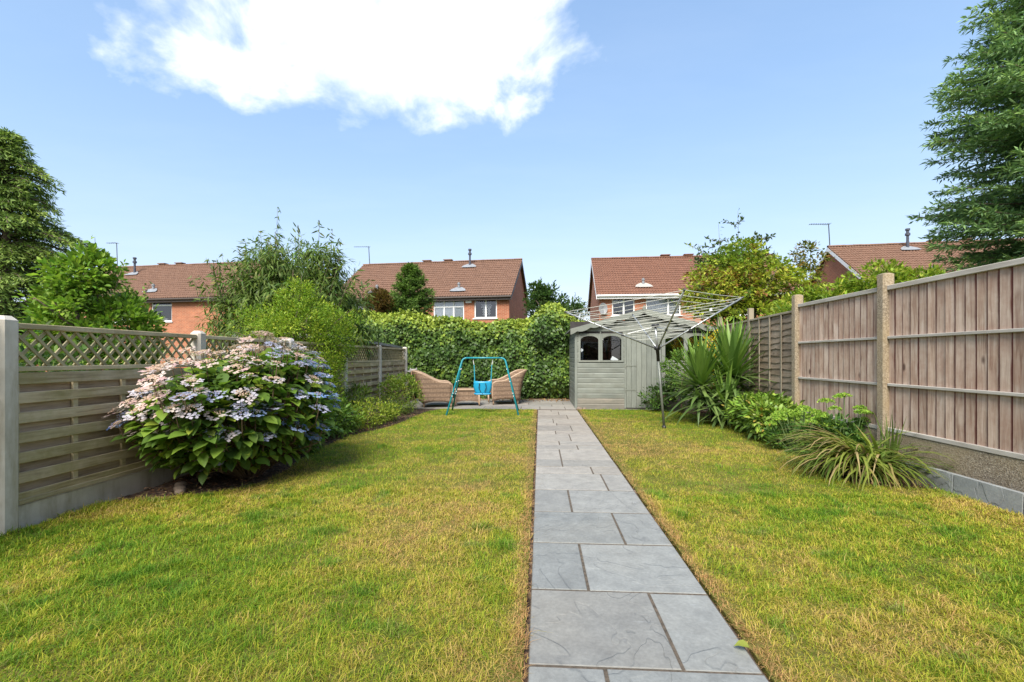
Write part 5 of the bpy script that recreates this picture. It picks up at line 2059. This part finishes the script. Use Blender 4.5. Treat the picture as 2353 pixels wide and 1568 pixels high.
def build_yucca():
    t = strap_plant('yucca', 'big spiky yucca with sword leaves fanning from two heads, right of the dryer', 'yucca', (3.42, 8.85, 0), [], 1)
    t.scale = (1.1, 1.1, 1.06)
    rnd = random.Random(12)
    gv = [strap_mesh(L, .08, a, M['leaf_gloss'], np.array(c), 6, .35, .9, .75) for c in YG for L, a in ((.72, .12), (.86, .2), (.78, .3))]
    dv = [strap_mesh(L, .078, a, M['leaf_gloss'], np.array(c), 7, .3, .9, .75) for c in YO for L, a in ((.74, .3), (.88, .5), (.8, .8))]
    heads = [((-.40, -.15, .88), 1.0), ((.14, -.05, 1.02), 1.12), ((-.05, -.35, .55), .9)]
    for hi, (hp, k0) in enumerate(heads):
        for i in range((66, 86, 22)[hi]):
            f = i / (66, 86, 22)[hi]
            tilt = .05 + 1.05 * f ** 1.1 + rnd.uniform(-.08, .08)
            az = i * 2.39996 + rnd.uniform(-.2, .2)
            o = link('leaf', rnd.choice(gv), t, (hp[0] + .03 * math.cos(az), hp[1] + .03 * math.sin(az), hp[2] - .2 * f), (rnd.uniform(-.1, .1), tilt, az))
            k = k0 * rnd.uniform(.8, 1.1) * (.8 if math.cos(az) > .75 and tilt > .7 else 1)
            o.scale = (k, k, k)
        for i in range((74, 84, 60)[hi]):
            az = i * 2.39996 + rnd.uniform(-.3, .3)
            tilt = rnd.uniform(1.0, 2.15)
            k = k0 * rnd.uniform(.75, 1.1)
            if math.cos(az) > .6 and hp[0] > 0:
                k *= .8
            o = link('leaf', rnd.choice(dv), t, (hp[0] + .03 * math.cos(az), hp[1] + .03 * math.sin(az), hp[2] - .15 - rnd.uniform(0, .35)), (rnd.uniform(-.15, .15), tilt, az))
            o.scale = (k, k, k)
    g = Geo()
    g.tube([(-.05, .05, 0), (-.2, 0, .4), (-.40, -.15, .9)], [.07, .055, .05], 8)
    g.tube([(.02, .05, 0), (.1, 0, .5), (.14, -.05, 1.05)], [.08, .06, .05], 8)
    g.tube([(-.02, 0, 0), (-.05, -.3, .5)], [.06, .05], 8)
    g.obj('stem', M['bark'], t, True)


build_yucca()

STRAW = [(.38, .28, .12), (.44, .34, .16), (.31, .25, .09)]
OLIVE = [(.17, .22, .035), (.24, .28, .05), (.12, .19, .03)]
DEAD = [(.14, .075, .035), (.2, .12, .06)]
strap_plant('daylily', 'sprawling clump of strappy leaves, half green half straw, at the front of the right bed', 'plant', (3.33, 4.95, 0), [
    (180, .82, .030, 2.2, .55, 1.15, STRAW[:2] + OLIVE + OLIVE[:1], .16, .10, 2.2, 4.3),
    (110, .70, .028, 2.0, .7, 1.25, STRAW[2:] + OLIVE, .2, .08, 3.6, 5.6),
    (110, .7, .032, 2.3, .35, 1.1, OLIVE, .2, .08, 0, PI2),
    (40, .42, .018, 1.6, .9, 1.5, DEAD + STRAW, .3, .05, 2.8, 6.0)], 3)
strap_plant('iris', 'upright sword-leaved iris behind the sprawling straw-coloured clump, against the fence', 'plant', (3.62, 4.98, 0), [
    (16, .62, .026, .35, .0, .25, [(.10, .15, .03), (.13, .18, .035)], .07, .0, 0, PI2),
    (12, .5, .022, .9, .3, .7, STRAW + OLIVE, .1, .0, 0, PI2)], 4)
GR = [(.16, .22, .045), (.22, .27, .07), (.11, .17, .03)]
strap_plant('ornamental_grass', 'arching pale green grass clump in the left bed near the wicker chair', 'plant', (-3.0, 8.9, 0), [
    (120, .62, .010, 1.9, .25, .95, GR, .12, .0, 0, PI2), (60, .8, .009, 1.8, .3, .8, GR, .1, .0, -1.8, .6)], 6)


# ------------------------------------------------------------------ low plants in the borders
def border(name, label, base, lobes, cat='plant', group=None, stem_h=.3, **kw):
    return tree(name, label, cat, base, (0, 0, stem_h), .012, lobes, group, limbs=kw.pop('limbs', 14), bark=M['stem'], **kw)


PEO = [(2, (.07, .13, .022)), (3, (.11, .19, .03)), (1.5, (.16, .23, .04)), (.6, (.24, .19, .05))]
border('peony', 'leafy green peony clump between the yucca and the lime sedum', (3.52, 7.3, 0), [(0, 0, .38, .38, .5, .28, 2), (-.12, -.4, .3, .32, .35, .24, 1), (-.05, .4, .34, .35, .4, .26, 1)],
       nclump=190, clump_r=.12, per=18, ll=.11, lw=.04, palette=PEO, T=T_LONG, mat=M['leaf_gloss'], up=.25, droop=.1)
SED = [(2, (.13, .24, .04)), (3, (.19, .32, .05)), (2, (.26, .38, .07))]


def sedum(label, base, r, hgt, seed, nheads):
    t = thing('sedum', label, 'plant', base)
    foliage('leaves', t, [(0, 0, hgt * .36, r * .9, r * .9, hgt * .34, 1)], 70, .08, 20, .06, .035, [(2, (.05, .11, .03)), (2, (.085, .165, .035))], T_OVAL, M['leaf'], up=.5)
    rnd = random.Random(seed)
    g = Geo()
    for k in range(nheads):
        a, rr = rnd.uniform(0, 6.28), r * math.sqrt(rnd.random()) * .95
        x, y = rr * math.cos(a), rr * math.sin(a)
        z = hgt * (1.04 - .40 * (rr / r) ** 2) * rnd.uniform(.92, 1.06)
        m_ = 150
        rad = rnd.uniform(.06, .095)
        q = np.sqrt(RNG.random(m_)) * rad
        an = RNG.uniform(0, 6.28, m_)
        P = np.stack([x + q * np.cos(an), y + q * np.sin(an), z + .03 * (1 - (q / rad) ** 2) + RNG.uniform(-.008, .008, m_)], -1)
        link('flower_head', leaf_mesh('flower_head', P, unit(rand_dir(m_) + np.array([0, 0, .8])), rand_dir(m_), np.full(m_, .022), np.full(m_, .017), T_DIAMOND, pick_cols(m_, SED, .12), M['leaf']), t)
        g.tube([(x * .3, y * .3, 0), (x * .8, y * .8, z * .6), (x, y, z)], [.006, .005, .004], 5)
    g.obj('stems', M['green_stem'], t)


M['green_stem'] = simple('green_stem', (.10, .16, .05), .7, var=.2)
sedum('lime green mounded sedum in front of the peony, at the lawn edge', (3.36, 6.1, 0), .42, .54, 1, 32)
sedum('taller lime sedum close against the right fence post', (3.62, 5.72, 0), .26, .76, 2, 10)
border('low_shrub', 'dark green bushy shrub against the shed door, left of the yucca', (2.68, 10.55, 0), [(0, 0, .32, .36, .3, .28, 2), (.3, .1, .4, .3, .25, .3, 1)],
       nclump=80, clump_r=.11, per=18, ll=.06, lw=.04, palette=[(2, (.035, .075, .02)), (2, (.06, .12, .025))], T=T_OVAL, mat=M['leaf'])
border('low_shrub', 'mid green rounded shrub between the shed and the yucca', (3.1, 10.2, 0), [(0, 0, .95, .42, .35, .42, 2), (.1, 0, .5, .45, .35, .4, 1)],
       nclump=110, clump_r=.12, per=18, ll=.065, lw=.036, palette=[(2, (.05, .10, .02)), (2.5, (.085, .16, .03)), (1, (.13, .21, .04))], T=T_OVAL, mat=M['leaf'], stem_h=.8)
border('yellow_shrub', 'yellow flowering shrub behind the yucca, against the old fence', (3.72, 9.9, 0), [(0, 0, 1.4, .32, .45, .38, 2), (0, 0, .9, .3, .4, .4, 1)],
       nclump=90, clump_r=.11, per=22, ll=.045, lw=.03, palette=[(1, (.07, .12, .02)), (2, (.40, .30, .02)), (2.5, (.52, .40, .03)), (1, (.30, .27, .03))], T=T_OVAL, mat=M['leaf'], stem_h=1.2)
border('phlox', 'tall dark green leafy plant just past the hydrangea', (-3.35, 6.25, 0), [(0, 0, .5, .3, .38, .38, 2), (.15, .25, .35, .3, .3, .3, 1)],
       nclump=100, clump_r=.11, per=18, ll=.10, lw=.032, palette=[(2, (.04, .085, .02)), (3, (.07, .145, .025)), (1, (.12, .2, .035))], T=T_LONG, mat=M['leaf_gloss'], up=.45, cat='plant')
border('geranium', 'low bright green plant with a few red flowers at the lawn edge by the hydrangea', (-3.1, 5.75, 0), [(0, 0, .14, .22, .32, .12, 2)],
       nclump=60, clump_r=.08, per=16, ll=.055, lw=.045, palette=[(2, (.07, .13, .025)), (2, (.12, .2, .035)), (.5, (.2, .2, .05))], T=T_OVAL, mat=M['leaf'], stem_h=.1)
border('salvia', 'mid green upright perennial in the middle of the left bed', (-3.3, 7.1, 0), [(0, 0, .38, .3, .4, .3, 2), (.15, 0, .25, .3, .35, .22, 1)],
       nclump=110, clump_r=.1, per=18, ll=.07, lw=.022, palette=[(2, (.06, .12, .02)), (3, (.10, .18, .03)), (1, (.15, .23, .035))], T=T_LONG, mat=M['leaf'], up=.5)
border('golden_mound', 'yellow-green low mound at the edge of the left bed', (-3.02, 7.85, 0), [(0, 0, .26, .36, .5, .24, 3), (.1, .5, .24, .32, .4, .2, 1.5)],
       nclump=150, clump_r=.09, per=20, ll=.042, lw=.022, palette=[(1.5, (.10, .16, .025)), (3, (.17, .23, .03)), (1.5, (.25, .28, .045))], T=T_DIAMOND, mat=M['leaf'])
border('euonymus', 'rounded leafy bush at the far end of the left bed beside the wicker chair', (-3.05, 9.85, 0), [(0, 0, .45, .48, .55, .38, 3), (-.2, .3, .6, .3, .3, .25, 1)],
       nclump=170, clump_r=.11, per=20, ll=.05, lw=.028, palette=[(1.5, (.06, .10, .018)), (3, (.10, .16, .025)), (2, (.16, .215, .03)), (.8, (.22, .2, .04))], T=T_OVAL, mat=M['leaf'])
border('fern', 'loose green foliage against the far lattice fence above the golden mound', (-3.42, 8.3, 0), [(0, 0, .4, .22, .5, .3, 2)],
       nclump=70, clump_r=.11, per=16, ll=.09, lw=.018, palette=[(2, (.07, .12, .02)), (2, (.12, .18, .03))], T=T_LONG, mat=M['leaf'], up=.5)


def red_flower(label, loc):
    t = thing('red_flower', label, 'flower', loc)
    m_ = 40
    P = RNG.normal(0, .012, (m_, 3)) + np.array([0, 0, .2])
    link('petals', leaf_mesh('petals', P, unit(rand_dir(m_) + np.array([0, 0, .3])), rand_dir(m_), np.full(m_, .022), np.full(m_, .018), T_DIAMOND, pick_cols(m_, [(1, (.42, .04, .03)), (1, (.5, .10, .07))]), M['petal']), t)
    Geo().tube([(0, 0, 0), (.01, 0, .2)], .003, 5).obj('stem', M['green_stem'], t)


red_flower('red flower nearer the hydrangea at the lawn edge', (-3.0, 5.45, .06))
red_flower('red flower farther along the left bed edge', (-2.98, 6.0, .12))


# ------------------------------------------------------------------ garden furniture
def rattan():
    m, nt, b = material('woven_rattan')
    tc = nt.n('ShaderNodeTexCoord').outputs['Object']
    sep = nt.n('ShaderNodeSeparateXYZ')
    nt.set(sep.inputs[0], tc)
    horiz = nt.math('ADD', sep.outputs[0], nt.math('MULTIPLY', sep.outputs[1], 1.0))
    wz = nt.math('SINE', nt.math('MULTIPLY', sep.outputs[2], 2 * math.pi / .022))
    wx = nt.math('SINE', nt.math('MULTIPLY', horiz, 2 * math.pi / .045))
    cell = nt.math('MULTIPLY', wz, wx)
    n = nt.noise(tc, 25, 4)
    f = nt.math('ADD', nt.math('MULTIPLY', cell, .22), n)
    c = nt.ramp(f, [(.2, (.10, .055, .03)), (.5, (.23, .145, .085)), (.8, (.33, .23, .15))])
    band = nt.math('SINE', nt.math('MULTIPLY', sep.outputs[2], 2 * math.pi / .11))
    c = nt.mix(nt.math('MULTIPLY', nt.ramp(band, [(.35, 0.0), (.8, 1.0)]), .7), c, (.10, .058, .034))
    nt.set(b.inputs['Base Color'], c)
    b.inputs['Roughness'].default_value = .55
    bump(nt, b, cell, .8, .006)
    return m


M['rattan'] = rattan()
M['rattan_edge'] = simple('pale_rattan_edge', (.33, .225, .145), .5, var=.2, nscale=40)


def build_chair(label, loc, rz):
    c = thing('wicker_chair', label, 'chair', loc, rz, 'wicker armchairs on the patio')
    hw, d = .37, .39          # faces +x
    # U plan from front-left arm round the back to front-right arm
    plan = []
    for x in np.linspace(.38, -.22, 9):
        plan.append((x, hw))
    for a in np.linspace(90, 270, 13)[1:-1]:
        plan.append((-.22 + .17 * math.cos(R(a)), hw * math.sin(R(a))))
    for x in np.linspace(-.22, .38, 9):
        plan.append((x, -hw))
    tops, pts = [], []
    nrow = 9
    n = len(plan)
    vs, fs = [], []
    for i, (x, y) in enumerate(plan):
        back = min(1, max(0, (.16 - x) / .5))
        bs = back * back * (3 - 2 * back)
        front = max(0, (x - .26) / .12)
        top = .60 + .27 * bs - .05 * front ** 2
        lean = .17 * bs
        leg = min(abs(x - .38), abs(x + .3)) + (0 if abs(y) > .3 else .2)
        bot = .10 + .045 * min(1, max(0, leg - .03) / .15)
        col = []
        for k in range(nrow):
            t = k / (nrow - 1)
            z = bot + (top - bot) * t
            col.append((x - lean * t ** 2, y * (1 + .03 * t), z))
        vs += col
        tops.append(Vector(col[-1]))
    for i in range(n - 1):
        for k in range(nrow - 1):
            a, b = i * nrow + k, (i + 1) * nrow + k
            fs.append((a, a + 1, b + 1, b))
    sh = link('shell', pd_mesh('shell', vs, fs, M['rattan'], True), c)
    md = sh.modifiers.new('thickness', 'SOLIDIFY')
    md.thickness = .045
    md.offset = 0
    # rolled rim along the arms and back, down the front of each arm
    rim = [Vector((.385, hw, .1))] + [Vector((.39, hw, z)) for z in (.25, .45, .52)] + tops + [Vector((.39, -hw, z)) for z in (.52, .45, .25)] + [Vector((.385, -hw, .1))]
    Geo().tube(rim, .026, 8).obj('rim', M['rattan_edge'], c, True)
    g = Geo()
    # front apron with an arched lower edge, and the seat
    N = 14
    v, f = [], []
    for k in range(N + 1):
        t = k / N
        y = -hw + 2 * hw * t
        zb = .12 + .09 * math.sin(math.pi * t) ** .6
        v += [(.36, y, zb), (.375, y, .34)]
        if k < N:
            f.append((2 * k, 2 * k + 2, 2 * k + 3, 2 * k + 1))
    ap = link('apron', pd_mesh('apron', v, f, M['rattan'], True), c)
    ap.modifiers.new('thickness', 'SOLIDIFY').thickness = .03
    box('seat', -.3, .37, -hw + .02, hw - .02, .33, .37, M['rattan'], c, .015)
    for x, y in ((.37, hw - .01), (.37, -hw + .01), (-.28, hw - .05), (-.28, -hw + .05)):
        Geo().tube([(x, y, 0), (x, y, .08), (x, y, .2)], [.018, .024, .03], 8).obj('leg', M['rattan_edge'], c, True)


build_chair('wicker tub chair left of the swing, facing right', (-2.60, 11.25, .03), R(14))
build_chair('wicker tub chair right of the swing, facing left', (-.93, 12.05, .03), R(196))


def build_table():
    t = thing('wicker_table', 'low square wicker table between the two wicker chairs', 'table', (-1.86, 11.6, .03), R(10))
    w, d, h = .30, .27, .40
    g = Geo()
    # four sides with arched skirts
    per = [(-w, -d), (w, -d), (w, d), (-w, d)]
    for k in range(4):
        a, b = Vector((*per[k], 0)), Vector((*per[(k + 1) % 4], 0))
        N = 12
        v, f = [], []
        for i in range(N + 1):
            u = i / N
            p = a.lerp(b, u)
            v += [(p.x, p.y, .05 + .08 * math.sin(math.pi * u) ** .5), (p.x * .97, p.y * .97, h - .02)]
            if i < N:
                f.append((2 * i, 2 * i + 2, 2 * i + 3, 2 * i + 1))
        s = link('side_panel', pd_mesh('side_panel', v, f, M['rattan']), t)
        s.modifiers.new('thickness', 'SOLIDIFY').thickness = .02
    box('top', -w - .015, w + .015, -d - .015, d + .015, h - .02, h + .015, M['rattan_edge'], t, .012)
    for x, y in per:
        Geo().tube([(x, y, 0), (x, y, .06), (x * .98, y * .98, h - .03)], [.016, .022, .022], 8).obj('leg', M['rattan_edge'], t, True)


build_table()

M['teal'] = simple('teal_paint', (.012, .22, .26), .35, var=.08)
M['seat_blue'] = simple('blue_plastic', (.015, .27, .46), .35, var=.06)
M['rope'] = simple('teal_rope', (.02, .26, .34), .8, var=.2, nscale=60)
M['black'] = simple('black_strap', (.012, .012, .014), .7, var=.2)


def arc_pts(a, c, b, n=5):
    a, b, c = Vector(a), Vector(b), Vector(c)
    return [(1 - t) ** 2 * a + 2 * t * (1 - t) * c + t * t * b for t in [i / n for i in range(n + 1)]]


def build_swing():
    s = thing('swing', 'teal tubular toddler swing frame with blue bucket seat on the lawn', 'swing', (-1.23, 9.98, .02), R(3))
    hx, tx, dy, h = .76, .44, .44, 1.21
    r = .019
    for sy in (-1, 1):
        y1 = .03 * sy
        for sx in (-1, 1):
            Geo().tube([(sx * hx, sy * dy, 0), (sx * (tx + .045), y1 + .02 * sy, h - .1)] + arc_pts((sx * (tx + .045), y1 + .015 * sy, h - .08), (sx * (tx + .01), y1, h), (sx * (tx - .08), y1, h), 5)[1:], r, 10).obj('leg', M['teal'], s, True)
    g = Geo()
    for sy in (-1, 1):
        g.tube([(-tx + .06, .03 * sy, h), (tx - .06, .03 * sy, h)], r, 10)
    g.obj('top_bar', M['teal'], s, True)
    for sx in (-1, 1):
        # spreader strap and bolts on each A-frame
        x = sx * (hx - (hx - tx) * .38)
        zb = h * .36
        g = Geo().tube([(x + sx * .0, -dy * .64, zb), (x, dy * .64, zb)], .010, 6)
        g.obj('spreader', M['teal'], s)
        for sy in (-1, 1):
            for t in (.33, .38, .58, .8):
                px, py, pz = sx * (hx - (hx - tx) * t), sy * (dy - dy * .95 * t), h * t
                Geo().tube([(px, py - .027 * 1, pz), (px, py - .02, pz)], .010, 6).obj('bolt', M['white'], s)
    for sx in (-1, 1):
        x = sx * .21 - .02
        g = Geo().tube([(x, 0, h + .02), (x, 0, h - .08), (x + .015 * -sx, 0, h - .16)], [.008, .006, .006], 6)
        g.obj('hook', M['white'], s)
        g = Geo()
        g.tube([(x - .015 * sx, 0, h - .15), (x - sx * .03, -.06, .74), (x - sx * .02, -.09, .66)], .009, 6)
        g.tube([(x - .015 * sx, 0, h - .15), (x - sx * .03, .06, .74), (x - sx * .02, .09, .6)], .009, 6)
        g.obj('rope', M['rope'], s)
    # bucket seat: back panel facing the lens
    n, m_ = 10, 6
    v, f = [], []
    for k in range(m_ + 1):
        t = k / m_
        z = .42 + .29 * t
        hw = (.15 + .05 * min(1, t * 2.2)) * (1 - .16 * max(0, t - .75) / .25)
        for i in range(n + 1):
            u = -1 + 2 * i / n
            v.append((-.02 + hw * u, -.12 + .05 * u * u - .03 * t, z - .012 * (1 - u * u) * (1 if k == m_ else 0)))
    for k in range(m_):
        for i in range(n):
            a = k * (n + 1) + i
            f.append((a, a + 1, a + n + 2, a + n + 1))
    seat = link('seat', pd_mesh('seat', v, f, M['seat_blue'], True), s)
    seat.modifiers.new('thickness', 'SOLIDIFY').thickness = .02
    g = Geo()
    g.box(-.19, .15, -.115, .12, .41, .435)
    g.obj('seat_base', M['seat_blue'], seat)
    Geo().tube([(-.2, -.115, .44), (-.15, -.14, .425), (.11, -.14, .425), (.16, -.115, .44)], .016, 8).obj('rim', M['seat_blue'], seat, True)
    for xx, a in ((-.085, .02), (.05, -.02)):
        Geo().tube([(xx, -.158, .66), (xx - a * .6, -.156, .56), (xx + a * 1.2, -.146, .48)], .008, 5).obj('strap', M['black'], seat)
    Geo().tube([(-.02, -.146, .44), (-.02, -.13, .39)], .012, 6).obj('strap', M['black'], seat)


build_swing()

M['alu'] = simple('brushed_aluminium', (.42, .43, .42), .38, metal=.7, var=.1)
M['pole_green'] = simple('grey_green_pole', (.16, .17, .145), .45, metal=.3, var=.15)
M['line'] = simple('pale_line', (.52, .52, .45), .6, var=.08)


def build_dryer():
    d = thing('rotary_dryer', 'open rotary clothes dryer with pale lines, leaning on its pole in the right lawn', 'clothes dryer', (2.13, 7.98, .02))
    d.rotation_euler = (R(-1.0), R(-4.6), R(0))
    hub, top = 1.41, 1.80
    Geo().tube([(0, 0, 0), (0, 0, hub - .1)], .0215, 12).obj('pole', M['pole_green'], d, True)
    Geo().tube([(0, 0, hub - .1), (0, 0, top)], .018, 12).obj('pole', M['alu'], d, True)
    Geo().tube([(0, 0, -.03), (0, 0, .05), (0, 0, .055)], [.032, .032, .024], 12).obj('ground_socket', M['dark'], d, True)
    hb = Geo()
    hb.tube([(0, 0, hub - .25), (0, 0, hub - .06), (0, 0, hub - .05), (0, 0, hub + .01)], [.026, .03, .055, .055], 12)
    hb.obj('hub', M['dark'], d, True)
    Geo().tube([(0, 0, top - .05), (0, 0, top - .03), (0, 0, top)], [.03, .075, .06], 12).obj('slider', M['dark'], d, True)
    Rr, zt = 1.53, 2.14
    az = [R(a) for a in (2, 92, 182, 272)]
    ends = []
    for i, a in enumerate(az):
        ca, sa = math.cos(a), math.sin(a)
        p0, p1 = Vector((.04 * ca, .04 * sa, hub - .02)), Vector((Rr * ca, Rr * sa, zt))
        ends.append((p0, p1))
        Geo().tube([p0, p1], .014, 8).obj('arm', M['alu'], d, True)
        Geo().tube([p1 - (p1 - p0).normalized() * .03, p1 + (p1 - p0).normalized() * .012], .016, 8).obj('end_cap', M['dark'], d)
        q = p0.lerp(p1, .36)
        Geo().tube([(.03 * ca, .03 * sa, top - .05), q], .006, 6).obj('strut', M['alu'], d)
        g = Geo()
        g.box(-.02, .02, -.014, .014, -.02, .02)
        o = g.obj('bracket', M['dark'], d)
        o.location = q
        o.rotation_euler = (0, 0, a)
    for lv in range(11):
        t = .22 + .775 * lv / 10
        for i in range(4):
            a = ends[i][0].lerp(ends[i][1], t)
            b = ends[(i + 1) % 4][0].lerp(ends[(i + 1) % 4][1], t)
            mid = a.lerp(b, .5) - Vector((0, 0, .004 + .006 * t))
            Geo().tube([a, mid, b], .0042, 5).obj('line', M['line'], d)
    Geo().box(-.02, .02, -.01, .01, -.05, .0).obj('peg', M['white'], d, loc=ends[0][0].lerp(ends[0][1], .75) + Vector((-.3, -.3, .02)))


build_dryer()


def build_hose():
    t = thing('hose_reel', 'pale hose reel with a hanging brown hose on the last lattice fence post', 'hose reel', (-3.56, 12.36, .86))
    Geo().tube([(-.1, 0, 0), (.22, -.02, .0)], .018, 8).obj('bracket', M['white'], t, True)
    Geo().tube([(.0, 0, -.0), (.01, 0, 0), (.02, 0, 0), (.16, 0, 0), (.17, 0, 0), (.18, 0, 0)], [.02, .1, .07, .07, .1, .1], 14).obj('drum', M['mortar'], t, True)
    Geo().tube([(.06, -.07, 0), (.04, -.09, -.25), (.10, -.08, -.55), (.06, -.06, -.8)], .013, 6).obj('hose', M['hose'], t, True)
    Geo().tube([(.13, -.07, 0), (.17, -.1, -.3), (.11, -.1, -.6), (.16, -.05, -.82)], .013, 6).obj('hose', M['hose'], t, True)


M['hose'] = simple('tan_hose', (.36, .20, .10), .5, var=.15)
build_hose()


def build_stones():
    M['stone'] = simple('grey_stone', (.21, .16, .12), .85, var=.25, nscale=12, bmp=.4)
    labs = [((.93, 10.84, .03), .075, 'pale rounded stone at the near corner of the shed'), ((1.05, 10.87, .025), .05, 'smaller stone right of the pale stone at the shed corner'),
            ((-3.32, 4.02, .03), .055, 'brown stone in the mulch under the left side of the hydrangea'), ((-3.25, 3.94, .025), .045, 'grey stone in the mulch nearest the lawn under the hydrangea'),
            ((-3.42, 4.15, .03), .05, 'dark stone in the mulch against the concrete gravel board')]
    for i, (p, r, lab) in enumerate(labs):
        bm = bmesh.new()
        bmesh.ops.create_icosphere(bm, subdivisions=2, radius=r)
        rnd = random.Random(i)
        for v in bm.verts:
            v.co *= 1 + .16 * math.sin(v.co.x * 60 + i) * math.cos(v.co.y * 47) + rnd.uniform(-.03, .03)
            v.co.z *= .62
        me = bpy.data.meshes.new('stone')
        bm.to_mesh(me)
        bm.free()
        for p_ in me.polygons:
            p_.use_smooth = True
        me.materials.append(M['stone'])
        tag(link('stone', me, None, p, (0, 0, rnd.uniform(0, 3))), lab, 'stone')


build_stones()
_fl = T_HYD[0] * np.array([.045, .058, .14])
tag(link('fallen_leaf', np_mesh('fallen_leaf', _fl, T_HYD[1], M['leaf'], np.tile((.30, .34, .06), (len(_fl), 1))), None, (.86, 1.93, .048), (R(8), R(-6), R(70))), 'fallen yellow-green leaf at the right edge of the path', 'leaf')
